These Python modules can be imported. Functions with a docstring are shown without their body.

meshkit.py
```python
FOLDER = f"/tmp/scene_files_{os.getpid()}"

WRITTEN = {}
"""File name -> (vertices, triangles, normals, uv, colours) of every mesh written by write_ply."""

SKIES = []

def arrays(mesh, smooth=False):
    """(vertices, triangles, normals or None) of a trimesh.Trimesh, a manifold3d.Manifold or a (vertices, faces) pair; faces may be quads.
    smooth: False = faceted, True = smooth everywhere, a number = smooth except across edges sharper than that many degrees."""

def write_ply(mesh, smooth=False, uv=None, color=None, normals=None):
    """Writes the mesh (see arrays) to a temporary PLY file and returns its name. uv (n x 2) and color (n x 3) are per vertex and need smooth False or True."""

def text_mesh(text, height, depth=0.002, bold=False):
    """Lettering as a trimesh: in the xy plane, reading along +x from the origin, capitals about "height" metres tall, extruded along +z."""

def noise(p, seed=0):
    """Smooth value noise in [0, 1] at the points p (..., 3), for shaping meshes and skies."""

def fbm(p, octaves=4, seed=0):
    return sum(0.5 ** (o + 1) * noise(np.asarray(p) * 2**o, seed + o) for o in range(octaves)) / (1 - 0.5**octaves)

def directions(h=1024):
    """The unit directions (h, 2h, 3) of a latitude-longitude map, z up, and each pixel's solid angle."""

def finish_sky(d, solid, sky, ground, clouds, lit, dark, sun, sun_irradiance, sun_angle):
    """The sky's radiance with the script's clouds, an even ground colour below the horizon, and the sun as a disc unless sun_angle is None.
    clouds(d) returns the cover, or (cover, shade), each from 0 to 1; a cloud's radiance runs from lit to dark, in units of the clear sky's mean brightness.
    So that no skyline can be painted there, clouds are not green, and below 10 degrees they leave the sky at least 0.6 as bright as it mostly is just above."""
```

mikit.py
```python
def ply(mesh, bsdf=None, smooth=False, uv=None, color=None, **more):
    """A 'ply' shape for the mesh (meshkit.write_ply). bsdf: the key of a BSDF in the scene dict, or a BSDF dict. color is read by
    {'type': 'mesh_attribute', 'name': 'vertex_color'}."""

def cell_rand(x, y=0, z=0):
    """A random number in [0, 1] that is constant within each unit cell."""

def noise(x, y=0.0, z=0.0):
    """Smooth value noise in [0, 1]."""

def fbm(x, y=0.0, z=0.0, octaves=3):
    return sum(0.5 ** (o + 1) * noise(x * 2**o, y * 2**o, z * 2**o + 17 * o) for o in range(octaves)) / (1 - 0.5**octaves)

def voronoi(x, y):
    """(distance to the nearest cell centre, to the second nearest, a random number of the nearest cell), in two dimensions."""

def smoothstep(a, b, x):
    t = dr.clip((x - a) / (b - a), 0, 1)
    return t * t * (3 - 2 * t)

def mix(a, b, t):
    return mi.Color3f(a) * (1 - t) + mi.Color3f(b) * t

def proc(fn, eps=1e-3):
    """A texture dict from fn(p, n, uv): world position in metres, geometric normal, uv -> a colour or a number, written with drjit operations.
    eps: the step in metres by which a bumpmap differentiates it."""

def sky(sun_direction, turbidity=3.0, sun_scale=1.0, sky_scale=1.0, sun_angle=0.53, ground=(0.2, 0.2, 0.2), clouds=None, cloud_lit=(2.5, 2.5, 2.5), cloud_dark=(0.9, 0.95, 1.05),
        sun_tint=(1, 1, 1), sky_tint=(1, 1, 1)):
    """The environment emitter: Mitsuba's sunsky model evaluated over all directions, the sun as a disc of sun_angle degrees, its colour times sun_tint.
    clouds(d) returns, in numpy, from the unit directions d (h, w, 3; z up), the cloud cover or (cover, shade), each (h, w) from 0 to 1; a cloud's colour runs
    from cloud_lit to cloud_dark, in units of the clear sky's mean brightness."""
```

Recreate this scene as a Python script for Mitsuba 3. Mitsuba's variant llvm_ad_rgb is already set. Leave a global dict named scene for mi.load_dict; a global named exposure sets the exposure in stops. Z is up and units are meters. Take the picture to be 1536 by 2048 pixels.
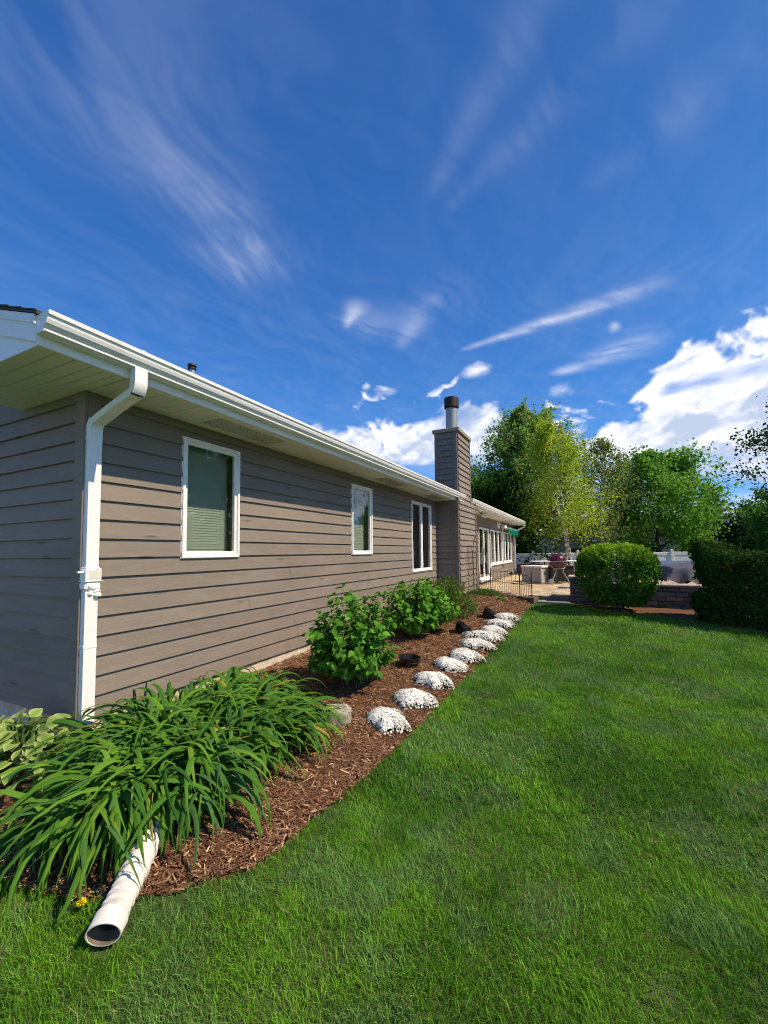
import math, numpy as np, trimesh, shapely, mitsuba as mi, mikit, meshkit
from shapely.geometry import Polygon, LineString, box as sbox
from mikit import proc, noise, fbm, voronoi, cell_rand, smoothstep, mix
import drjit as dr
T = mi.ScalarTransform4f
scene, labels = {}, {}
RNG = np.random.default_rng(7)

# ------------------------------------------------------------------ camera, sky, exposure
YAW, PIT, ROL, EYE = .458886, .056208, -.010174, np.array([0, 0, 1.42])
fw = np.array([-math.sin(YAW) * math.cos(PIT), math.cos(YAW) * math.cos(PIT), math.sin(PIT)])
rt = np.array([math.cos(YAW), math.sin(YAW), 0.0])
up = np.cross(rt, fw)
up = -rt * math.sin(ROL) + up * math.cos(ROL)
scene['camera'] = {'type': 'perspective', 'fov': 85.89, 'fov_axis': 'x', 'near_clip': .05, 'far_clip': 3000.0,
                   'principal_point_offset_y': -33 / 2048,
                   'to_world': T().look_at(origin=EYE.tolist(), target=(EYE + fw).tolist(), up=up.tolist())}
exposure = 1.42
SUN = np.array([.645, .065, .76])


def clouds(d):
    x, y, z = d[..., 0], d[..., 1], np.maximum(d[..., 2], 0)
    az, el = np.degrees(np.arctan2(x, y)), np.degrees(np.arcsin(np.clip(d[..., 2], 0, 1)))
    h = np.maximum(np.hypot(x, y), 1e-6)
    q = np.stack([x / h, y / h, el / 57.3 * 1.25], -1)                     # on a unit cylinder
    N = lambda k, o, s: meshkit.fbm(q * k, o, s)
    n1 = N(6.0, 7, 3); n2 = meshkit.fbm(q * 17 + 4 * n1[..., None], 5, 11)
    # cumulus: heaps whose skyline varies round the horizon
    def bump(c, w, a): return a * np.exp(-((az - c) / w) ** 2)
    top = 8.5 + 6.0 * np.exp(-((az + 5) / 45) ** 2) + 1.6 * np.sin(az / 23.0 + 1) + bump(-29, 7, 6.4) + bump(-36, 3, 3.4) + bump(-15, 6.0, 6.2) + bump(-3, 5, 1.2) + bump(10.8, 3.6, 8.6) + bump(17, 4, 4.5) + bump(27, 8, 5.5) + bump(75, 20, 5) + bump(150, 30, 4)
    edge = top + 8.0 * (n1 - .5) + 11.0 * (n2 - .5) - el
    cum = np.clip(edge / 2.4 + .12, 0, 1); cum = cum * cum * (3 - 2 * cum)
    low = np.clip((top - el) / 7, 0, 1)
    band = meshkit.fbm(q * np.array([4.2, 4.2, 12.0]) + .5 * n1[..., None], 5, 24)
    cum = cum * (1 - np.clip((band - .47) * 5, 0, .9) * np.clip(low * 1.5, 0, 1))
    body = meshkit.fbm(q * np.array([9, 9, 11.0]) + 1.2 * n1[..., None], 6, 31); relief = n2 - meshkit.fbm((q - [0, 0, .012]) * 17 + 4 * n1[..., None], 5, 11)
    shade = np.clip(.36 + (body - .47) * 2.6 + .045 * (top - el - 3) - 3.4 * relief - .15 * np.clip(2.0 - edge, 0, 2.0), 0, 1) ** 1.15
    def puff(a, e, ra, re, s): return np.clip(1.0 - np.hypot((az - a) / ra, (el - e) / re) + 2.2 * (n2 - .5), 0, 1) ** 1.4 * s * 1.3
    puffs = np.maximum.reduce([puff(-26.1, 21.9, 1.9, .8, .8), puff(-28.6, 22.2, .9, .5, .6), puff(-12, 23.6, 2.4, 1.3, .7), puff(-2.2, 19.8, 1.9, 1, .4), puff(3.9, 25.6, .8, .7, .25), puff(-33.5, 19.7, .8, .5, .5), puff(60, 26, 4, 2, .6)])
    # cirrus on a flat sheet high above: fine fibres, bent and frayed
    u, v = x / np.maximum(z, .06), y / np.maximum(z, .06)
    P = lambda a, b, c=0.0: np.stack([a, b, 0 * a + c], -1)
    w1, w2 = meshkit.fbm(P(u * 2.2, v * 2.2), 4, 41) - .5, meshkit.fbm(P(u * 2.2, v * 2.2, 5.0), 4, 42) - .5
    w3 = meshkit.fbm(P(u * 9, v * 9), 3, 43) - .5
    def fibre(th, k, s, o, bend=.18):
        a, b = u * math.cos(th) + v * math.sin(th) + bend * w1, -u * math.sin(th) + v * math.cos(th) + bend * w2 + .05 * w3
        return .6 * meshkit.fbm(P(a * k, b * s, o), 5, 51) + .4 * meshkit.fbm(P(a * k * 2.5, b * s * 3, o), 4, 52)
    def streak(a, b, wd):
        a, b = np.array(a), np.array(b); L = np.hypot(*(b - a)); t = ((u - a[0]) * (b - a)[0] + (v - a[1]) * (b - a)[1]) / L ** 2
        off = np.abs((u - a[0]) * (b - a)[1] - (v - a[1]) * (b - a)[0] + .05 * L * w1) / L
        return np.exp(-(off / (wd * (.35 + .9 * np.clip(t, 0, 1)))) ** 2) * np.clip(t * 6, 0, 1) * np.clip((1.15 - t) * 2.2, 0, 1) * (t > 0)
    f1, f2, f3 = fibre(1.85, 3.0, 10.0, 3.1, .26), fibre(1.15, 2.6, 12.0, 7.7), fibre(.25, 2.2, 9.0, 1.7)
    tuft = meshkit.fbm(P(u * 5 + w1, v * 5 + w2), 5, 61)
    c_ = lambda f, lo, g: np.clip((f - lo) * g, 0, 1)
    def blob(c, r, rot=0.0):
        a, b = (u - c[0]) * math.cos(rot) + (v - c[1]) * math.sin(rot), -(u - c[0]) * math.sin(rot) + (v - c[1]) * math.cos(rot)
        return np.exp(-((a / r[0]) ** 2 + (b / r[1]) ** 2))
    fine = meshkit.fbm(P((u * math.cos(1.85) + v * math.sin(1.85) + .2 * w1) * 9, (-u * math.sin(1.85) + v * math.cos(1.85) + .2 * w2) * 46, 2.2), 4, 71)
    mixf = (.55 * c_(f1, .36, 4.0) + .45 * c_(tuft, .36, 3.2)) * (.45 + 1.1 * c_(fine, .25, 2))
    ci = .46 * blob((-.95, .84), (.14, .24), .28) * mixf + .42 * blob((-1.0, 1.03), (.11, .09)) * mixf
    ci += .24 * blob((-.90, .50), (.20, .24), .35) * c_(f1, .38, 3.2) + .12 * blob((-.62, .55), (.22, .26)) * c_(tuft, .40, 3)
    ci += .30 * streak((-.39, 1.08), (.07, .66), .055) * c_(f2, .22, 2) + .26 * streak((-.36, 1.14), (.16, .86), .055) * c_(f2, .32, 3) + .20 * streak((.0, 1.25), (.42, .98), .08) * c_(f2, .34, 3)
    ci += .72 * streak((-.55, 1.98), (.22, 1.83), .050) * c_(f3, .26, 3.2) * (.4 + 1.2 * c_(f2, .3, 2.4))
    ci += .75 * streak((-.16, 2.52), (.32, 2.28), .11) * c_(f3, .28, 3)
    ci += .62 * streak((-.95, 1.56), (-.78, 1.40), .035) * c_(tuft, .30, 4) + .26 * streak((-.82, 1.83), (-.45, 1.42), .07) * c_(f2, .36, 4) + .16 * blob((-.80, 1.55), (.16, .12)) * c_(f2, .36, 4)
    ci += .045 * c_(f1, .42, 3) + .045 * c_(f2, .42, 3) + .10 * np.clip((30 - el) / 30, 0, 1) * c_(f3, .42, 4)
    ci = np.clip(ci, 0, .8) * np.clip((el - 3) / 8, 0, 1) * (1 - .58 * np.clip((el - 28) / 8, 0, 1))
    cover = np.maximum.reduce([cum * .96, puffs, ci * .62])
    return cover, np.where(cum > np.maximum(puffs, ci), shade, .10)


scene['sky'] = mikit.sky(SUN.tolist(), turbidity=2.6, sun_scale=1.4, sun_tint=(1.0, .98, .93), clouds=clouds, cloud_lit=(4.3, 4.2, 4.2), cloud_dark=(1.9, 2.2, 2.8), sky_tint=(.56, 1.20, 1.92), ground=(.06, .09, .04))

# ------------------------------------------------------------------ materials
def rgb(*c): return {'type': 'rgb', 'value': list(c)}
VC = {'type': 'mesh_attribute', 'name': 'vertex_color'}
def mat(name, **k): scene[name] = {'type': 'twosided', 'bsdf': k}
def pr(color, rough=.6, **k): return dict(type='principled', base_color=color, roughness=rough, **k)


def f_siding(p, n, uv):
    a, z = p.x + p.y, p.z
    row = dr.floor((z - .242) / .1445)
    g = fbm(a * 2.2 + cell_rand(row) * 9, z * 75.0, cell_rand(row, 3) * 7, 3)
    g2 = fbm(a * 9, z * 260.0, 2.0, 2)
    blot = fbm(a * 1.3, z * 1.6 + 3, p.x * .5, 3)
    kd, _, kr = voronoi(a * 1.1, (z + 31) * 6.0)
    knot = (1 - smoothstep(.035, .10, kd)) * smoothstep(.80, .85, kr)
    v = .84 + .16 * g + .12 * (g2 - .5) + .22 * (blot - .5) + .13 * (cell_rand(row, 1) - .5)
    low = 1 - smoothstep(.24, .52, z)
    c = mi.Color3f(.228, .192, .160) * v
    c = c * (1 - .38 * knot) * (1 - .12 * low * fbm(a * 14, z * 6))
    return mix(c, mi.Color3f(.26, .235, .21), .25 * smoothstep(.58, .75, fbm(a * 5, z * 22.0, 4.0)))
def b_siding(p, n, uv):
    a, z = p.x + p.y, p.z
    kd, _, kr = voronoi(a * 1.1, (z + 31) * 6.0)
    return fbm(a * 2.5, z * 85.0, 1.0, 3) + .5 * fbm(a * 11, z * 330.0, 3.0, 2) - .8 * (1 - smoothstep(.02, .09, kd)) * smoothstep(.80, .85, kr)
scene['m_siding'] = {'type': 'twosided', 'bsdf': {'type': 'bumpmap', 'arbitrary': proc(b_siding, .0015), 'scale': .0009, 'bsdf': pr(proc(f_siding), .62, specular=.35)}}


def f_white(p, n, uv):
    st = fbm(p.y * 9, p.z * 1.2, p.x * 5, 3)
    d = smoothstep(.56, .82, st) * .20 + smoothstep(.58, .8, fbm(p.x * 16, p.y * 6, p.z * 16, 3)) * .12
    return mix(mi.Color3f(.80, .81, .80), mi.Color3f(.50, .48, .42), d)
mat('m_white', **pr(proc(f_white), .38, specular=.5))
mat('m_vinyl', **pr(rgb(.82, .82, .81), .35, specular=.5))
mat('m_soffit', **pr(rgb(.74, .735, .66), .5, specular=.4))


def f_conc(p, n, uv):
    v = fbm(p.x * 9 + p.y * 9, p.z * 9, p.y * 2, 4)
    s = smoothstep(.55, .8, fbm(p.y * 26, p.z * 26, p.x * 26, 2))
    return mix(mi.Color3f(.60, .53, .42), mi.Color3f(.36, .30, .22), .8 * smoothstep(.4, .8, v)) * (1 - .2 * s)
mat('m_concrete', **pr(proc(f_conc), .9))


def f_mulch(p, n, uv):
    v = fbm(p.x * 60, p.y * 60, p.z * 20, 3)
    w = fbm(p.x * 3, p.y * 3, 0.0, 3)
    return mix(mi.Color3f(.045, .019, .010), mi.Color3f(.17, .078, .038), v) * (.75 + .5 * w)
def b_mulch(p, n, uv): return fbm(p.x * 55, p.y * 55, p.z * 9, 3)
scene['m_mulch'] = {'type': 'twosided', 'bsdf': {'type': 'bumpmap', 'arbitrary': proc(b_mulch, .003), 'scale': .012, 'bsdf': pr(proc(f_mulch), .95)}}


def f_lawn(p, n, uv):
    v = fbm(p.x * 30, p.y * 30, 0.0, 3)
    w = fbm(p.x * 1.7, p.y * 1.7, 3.0, 3)
    far = smoothstep(10, 26, dr.sqrt(p.x * p.x + p.y * p.y))
    near = mix(mi.Color3f(.022, .050, .008), mi.Color3f(.065, .095, .020), v * w * 1.6)
    return mix(near, mi.Color3f(.045, .095, .018) * (.7 + .6 * v), far)
mat('m_lawn', **pr(proc(f_lawn), .95))


def b_stone(p, n, uv): return fbm(p.x * 26, p.y * 26, p.z * 26, 4) + .3 * noise(p.x * 130, p.y * 130, p.z * 130)
scene['m_stone'] = {'type': 'twosided', 'bsdf': {'type': 'bumpmap', 'arbitrary': proc(b_stone, .004), 'scale': .012, 'bsdf': pr(VC, .85)}}


def f_rock(p, n, uv):
    d, _, r = voronoi(p.x * 75 + p.z * 30, p.y * 75 + p.z * 60)
    v = fbm(p.x * 14, p.y * 14, p.z * 14, 3)
    c = mix(mi.Color3f(.40, .37, .30), mi.Color3f(.22, .20, .16), v)
    return mix(c, mi.Color3f(.05, .05, .045), smoothstep(.68, .8, r) * .85) + mi.Color3f(.16, .15, .12) * smoothstep(.12, .04, r)
mat('m_rock', **pr(proc(f_rock), .8))


def f_bark(p, n, uv):
    v = fbm(p.x * 22 + p.y * 22, p.y * 8, p.z * 5, 3)
    return mix(mi.Color3f(.035, .028, .022), mi.Color3f(.13, .105, .085), v)
mat('m_bark', **pr(proc(f_bark), .95))


def f_birch(p, n, uv):
    v = fbm((p.x + p.y) * 5, p.z * 26, 2.0, 3)
    return mix(mi.Color3f(.62, .58, .50), mi.Color3f(.06, .05, .045), smoothstep(.55, .68, v))
mat('m_birch', **pr(proc(f_birch), .8))
mat('m_paint', **pr(VC, .6, specular=.4))
mat('m_gloss', **pr(VC, .18, specular=.6, clearcoat=.6, clearcoat_gloss=.9))
mat('m_iron', **pr(rgb(.030, .018, .014), .55, specular=.4))
mat('m_galv', **pr(rgb(.30, .33, .35), .55, metallic=.45))
mat('m_plastic', **pr(rgb(.012, .012, .014), .35, specular=.5))


def f_pipe(p, n, uv):
    v = fbm(p.x * 11, p.y * 11, p.z * 16, 4)
    return mix(mi.Color3f(.70, .68, .62), mi.Color3f(.40, .34, .26), .6 * smoothstep(.5, .85, v))
mat('m_pipe', **pr(proc(f_pipe), .5, specular=.4))
scene['m_leaf'] = {'type': 'principledthin', 'base_color': VC, 'roughness': .46, 'diff_trans': .55, 'eta': 1.4}
scene['m_grass'] = {'type': 'principledthin', 'base_color': VC, 'roughness': .34, 'diff_trans': .6, 'eta': 1.5}
scene['m_treeleaf'] = {'type': 'principledthin', 'base_color': VC, 'roughness': .55, 'diff_trans': .95, 'eta': 1.35}
scene['m_petal'] = {'type': 'principledthin', 'base_color': VC, 'roughness': .8, 'diff_trans': .25}
scene['m_glass'] = {'type': 'thindielectric', 'int_ior': 1.65, 'specular_transmittance': rgb(.64, .72, .66)}
mat('m_chip', type='diffuse', reflectance=VC)

# ------------------------------------------------------------------ helpers
COUNT = {}
def fresh(key):
    n = COUNT.get(key, 0); COUNT[key] = n + 1
    return key if n == 0 else f'{key}_{n:03d}'
def thing(name, label, cat, group=None):
    k = fresh(name); labels[k] = {'label': label, 'category': cat}
    if group: labels[k]['group'] = group
    return k
def put(key, mesh, m, smooth=False, color=None, kind=None, label=None):
    """One entry of the scene; mesh is (V, F) or (V, F, C)."""
    key = fresh(key)
    if hasattr(mesh, 'vertices'): mesh = (np.array(mesh.vertices), np.array(mesh.faces))
    V, F = np.asarray(mesh[0], float), np.asarray(mesh[1], int)
    if color is not None and smooth not in (True, False):              # split the sharp edges first, then one colour for every vertex
        q = trimesh.graph.smooth_shade(trimesh.Trimesh(V, F, process=False), angle=np.radians(smooth), facet_minarea=None)
        V, F, smooth = np.array(q.vertices), np.array(q.faces), True
    C = mesh[2] if len(mesh) > 2 else (None if color is None else np.tile(np.asarray(color, float), (len(V), 1)))
    scene[key] = mikit.ply(trimesh.Trimesh(V, F, process=False), m, smooth=smooth, color=C)
    if kind or label:
        labels.setdefault(key, {})
        if kind: labels[key]['kind'] = kind
        if label: labels[key]['label'] = label
    return key
def cat(ms):
    V, F, C, o = [], [], [], 0
    for m in ms:
        V.append(m[0]); F.append(np.asarray(m[1]) + o); o += len(m[0])
        if len(m) > 2: C.append(m[2])
    return (np.vstack(V), np.vstack(F), np.vstack(C)) if C else (np.vstack(V), np.vstack(F))
def tint(m, c, var=0.0, rng=RNG): return m[0], m[1], np.tile(np.asarray(c) * (1 + var * rng.normal()), (len(m[0]), 1))
BOXV = np.array([[x, y, z] for x in (-1, 1) for y in (-1, 1) for z in (-1, 1)], float)
BOXF = np.array([[0, 1, 3], [0, 3, 2], [4, 6, 7], [4, 7, 5], [0, 4, 5], [0, 5, 1], [2, 3, 7], [2, 7, 6], [0, 2, 6], [0, 6, 4], [1, 5, 7], [1, 7, 3]])
_cv = np.array([s * np.where(np.arange(3) == k, 1, .8) for s in BOXV for k in range(3)])
_ch = trimesh.convex.convex_hull(_cv)
CHV, CHF = np.array(_ch.vertices), np.array(_ch.faces)
def box(lo, hi, bev=0.0):
    lo, hi = np.array(lo, float), np.array(hi, float); h, c = (hi - lo) / 2, (hi + lo) / 2
    if bev <= 0: return BOXV * h + c, BOXF
    b = np.minimum(bev, h * .45)
    return np.sign(CHV) * (h - b * (np.abs(CHV) < .9)) + c, CHF
def rotz(m, a, c=(0, 0, 0)):
    s, k = math.sin(a), math.cos(a); R = np.array([[k, -s, 0], [s, k, 0], [0, 0, 1]])
    return ((m[0] - np.array(c)) @ R.T + np.array(c),) + tuple(m[1:])
def tube(P, R, n=6, caps=True):
    P = np.asarray(P, float); R = np.broadcast_to(np.asarray(R, float), len(P)); K = len(P)
    t = np.gradient(P, axis=0); t /= np.linalg.norm(t, axis=1, keepdims=True) + 1e-12
    a = np.array([0, 0, 1.0]) if abs(t[0][2]) < .8 else np.array([1.0, 0, 0])
    V = []
    x = np.cross(t[0], a); x /= np.linalg.norm(x)
    ang = np.arange(n) * 2 * np.pi / n
    for k in range(K):
        x = x - t[k] * (x @ t[k]); x /= np.linalg.norm(x); y = np.cross(t[k], x)
        V.append(P[k] + R[k] * (np.cos(ang)[:, None] * x + np.sin(ang)[:, None] * y))
    V = np.vstack(V); i = np.arange(n); j = (i + 1) % n; F = []
    for k in range(K - 1):
        a0, b0 = k * n, (k + 1) * n
        F += [np.stack([a0 + i, a0 + j, b0 + j], 1), np.stack([a0 + i, b0 + j, b0 + i], 1)]
    if caps:
        V = np.vstack([V, P[:1], P[-1:]]); m = len(V)
        F += [np.stack([j, i, i * 0 + m - 2], 1), np.stack([(K - 1) * n + i, (K - 1) * n + j, i * 0 + m - 1], 1)]
    return V, np.vstack(F)
def rod(a, b, r, n=6): return tube([a, b], [r, r], n)
def lathe(prof, c=(0, 0, 0), n=28):
    prof = np.asarray(prof, float); a = np.arange(n) * 2 * np.pi / n; K = len(prof)
    V = np.stack([prof[:, None, 0] * np.cos(a), prof[:, None, 0] * np.sin(a), prof[:, None, 1] + 0 * a], -1).reshape(-1, 3) + np.array(c)
    i = np.arange(n); j = (i + 1) % n; F = []
    for k in range(K - 1): F += [np.stack([k * n + i, k * n + j, (k + 1) * n + j], 1), np.stack([k * n + i, (k + 1) * n + j, (k + 1) * n + i], 1)]
    return V, np.vstack(F)
def prism(poly, h0, h1, axis='z'):
    """A shapely polygon extruded; axis 'y': polygon is (x, z); axis 'x': polygon is (y, z)."""
    m = trimesh.creation.extrude_polygon(poly, abs(h1 - h0), engine='earcut'); v = np.array(m.vertices); f = np.array(m.faces); h = v[:, 2] + min(h0, h1)
    V = {'z': np.stack([v[:, 0], v[:, 1], h], 1), 'y': np.stack([v[:, 0], h, v[:, 1]], 1), 'x': np.stack([h, v[:, 0], v[:, 1]], 1)}[axis]
    return V, f[:, ::-1] if axis == 'y' else f
def grow(tv, tf, P, X, Y, Z, S, C):
    """Copies of a template: points P, frames X Y Z (N,3), sizes S (N,) or (N,3), colours C (N,3) or (N,k,3)."""
    S = np.asarray(S, float); S = S[:, None] * np.ones(3) if S.ndim == 1 else S
    V = P[:, None] + tv[None, :, :1] * (X * S[:, :1])[:, None] + tv[None, :, 1:2] * (Y * S[:, 1:2])[:, None] + tv[None, :, 2:] * (Z * S[:, 2:])[:, None]
    F = tf[None] + (np.arange(len(P)) * len(tv))[:, None, None]
    C = np.repeat(C[:, None], len(tv), 1) if C.ndim == 2 else C
    return V.reshape(-1, 3), F.reshape(-1, 3), C.reshape(-1, 3)
def unit(v): return v / (np.linalg.norm(v, axis=-1, keepdims=True) + 1e-12)
def frames(Yd, rng, upv=None, roll=1.0):
    """Frames with Y along Yd; Z near upv, tumbled by roll."""
    Y = unit(Yd); n = len(Y)
    u = np.tile([0, 0, 1.0], (n, 1)) if upv is None else upv
    u = u + roll * rng.normal(size=(n, 3)); Z = unit(u - Y * (u * Y).sum(1, keepdims=True)); return np.cross(Y, Z), Y, Z

# ------------------------------------------------------------------ the ground
def zl(x, y): return .02 * np.clip(np.asarray(y, float) - 2, 0, 9) + 0 * np.asarray(x)
BED_EDGE = [(-6.2, .98), (-4, .93), (-2.9, .93), (-2.38, .95), (-2.14, .96), (-1.9, 1.01), (-1.77, 1.08), (-1.61, 1.19), (-1.5, 1.32), (-1.39, 1.44), (-1.35, 1.59), (-1.33, 1.93), (-1.28, 2.35), (-1.24, 3.12), (-1.22, 4.58), (-1.18, 6.03), (-1.2, 8), (-1.2, 9.6), (-1.22, 10.12)]
BED = Polygon(BED_EDGE + [(-1.5, 10.34), (-2.78, 11.48), (-3.32, 11.5), (-3.32, 1.7), (-6.2, 1.7)])
BEDL = LineString([(-30, 1.0)] + BED_EDGE + [(-1.22, 14)])
def zb(x, y):
    d = shapely.distance(BEDL, shapely.points(x, y))
    return zl(x, y) + .022 + (.075 + .025 * np.clip((np.asarray(y) - 4) / 2, 0, 1)) * (1 - np.exp(-d / .8)) + .10 * np.clip((np.asarray(y) - 7.5) / 3, 0, 1) * np.clip(d / .8, 0, 1)
def sheet(xs, ys, zf):
    X, Y = np.meshgrid(xs, ys, indexing='ij'); Z = zf(X.ravel(), Y.ravel()); nx, ny = X.shape
    i = np.arange(nx * ny).reshape(nx, ny); a, b, c, d = (q.ravel() for q in (i[:-1, :-1], i[1:, :-1], i[1:, 1:], i[:-1, 1:]))
    return np.stack([X.ravel(), Y.ravel(), Z], 1), np.vstack([np.stack([a, b, c], 1), np.stack([a, c, d], 1)])
xs = np.concatenate([[-900, -300, -100, -40, -15], np.linspace(-8, 8, 81), [15, 40, 100, 300, 900]])
ys = np.concatenate([[-900, -200, -40, -10, -4], np.linspace(-2, 14, 81), [20, 30, 60, 100, 300, 900, 2000]])
put('lawn', sheet(xs, ys, lambda x, y: zl(x, y) + np.where((np.abs(x) < 7) & (y < 14) & (y > -2), .012 * (meshkit.noise(np.stack([x * 2, y * 2, 0 * x], -1)) - .5), 0)), 'm_lawn', smooth=True, kind='structure')
bx, by = np.arange(-6.24, -1.05, .035), np.arange(.85, 11.6, .035)
BV, BF = sheet(bx, by, zb)
sd = np.where(shapely.contains_xy(BED, BV[:, 0], BV[:, 1]), 1, -1) * shapely.distance(BED.exterior, shapely.points(BV[:, 0], BV[:, 1]))
nz = meshkit.fbm(np.stack([BV[:, 0] * 9, BV[:, 1] * 9, 0 * BV[:, 0]], -1), 4, 5)
BV[:, 2] += .035 * (nz - .5)
sde = sd + .05 * (meshkit.fbm(BV * 6, 3, 8) - .5)
BV[:, 2] = np.where(sde > 0, BV[:, 2] - .05 * np.exp(-np.maximum(sde, 0) / .03), BV[:, 2] - .09)
keep = (sde > -.06)[BF].all(1)
put('mulch_bed', (BV, BF[keep]), 'm_mulch', smooth=True, kind='structure')

# mulch chips
def chips(n, x0, x1, y0, y1, size, poly, zf, rng, prob=None):
    P = np.stack([rng.uniform(x0, x1, n), rng.uniform(y0, y1, n)], 1)
    P = P[shapely.contains_xy(poly, P[:, 0], P[:, 1])]
    if prob is not None: P = P[rng.random(len(P)) < prob(P)]
    n = len(P); z = zf(P[:, 0], P[:, 1]) + .035 * (meshkit.fbm(np.stack([P[:, 0] * 9, P[:, 1] * 9, 0 * P[:, 0]], -1), 4, 5) - .5)
    a = rng.uniform(0, 2 * np.pi, n); Yd = np.stack([np.cos(a), np.sin(a), rng.normal(0, .22, n)], 1)
    X, Y, Z = frames(Yd, rng, roll=.35)
    L = rng.gamma(3.0, size / 3, n); S = np.stack([rng.uniform(.0014, .0042, n) * (size / .018), L, L * .35], 1)
    tv = np.array([[-1, -1, 0], [.7, -.9, 0], [0, -.3, .06], [1, .6, -.02], [-.8, .7, 0], [.1, 1, .08]], float)
    tf = np.array([[0, 1, 2], [0, 2, 4], [1, 3, 2], [2, 3, 5], [2, 5, 4]])
    base = np.array([[.145, .074, .040], [.21, .115, .063], [.092, .047, .028], [.31, .19, .11], [.48, .34, .21]])[rng.choice(5, n, p=[.32, .29, .18, .14, .07])]
    C = base * 1.25 * rng.uniform(.65, 1.3, (n, 1))
    return grow(tv, tf, np.column_stack([P, z + rng.uniform(.002, .014, n)]), X, Y, Z, S, C)
r = np.random.default_rng(21)
FR = BED.difference(sbox(-2.7, 9.5, -3.4, 11.2))
put('mulch_chips', cat([chips(100000, -4.6, -1.1, .85, 4.2, .017, FR, zb, r), chips(36000, -3.3, -1.1, 4.2, 7.5, .022, FR, zb, r), chips(16000, -3.3, -1.1, 7.5, 11.6, .028, FR, zb, r)]), 'm_chip', kind='stuff', label='shredded brown mulch chips covering the flower bed beside the house')

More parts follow.
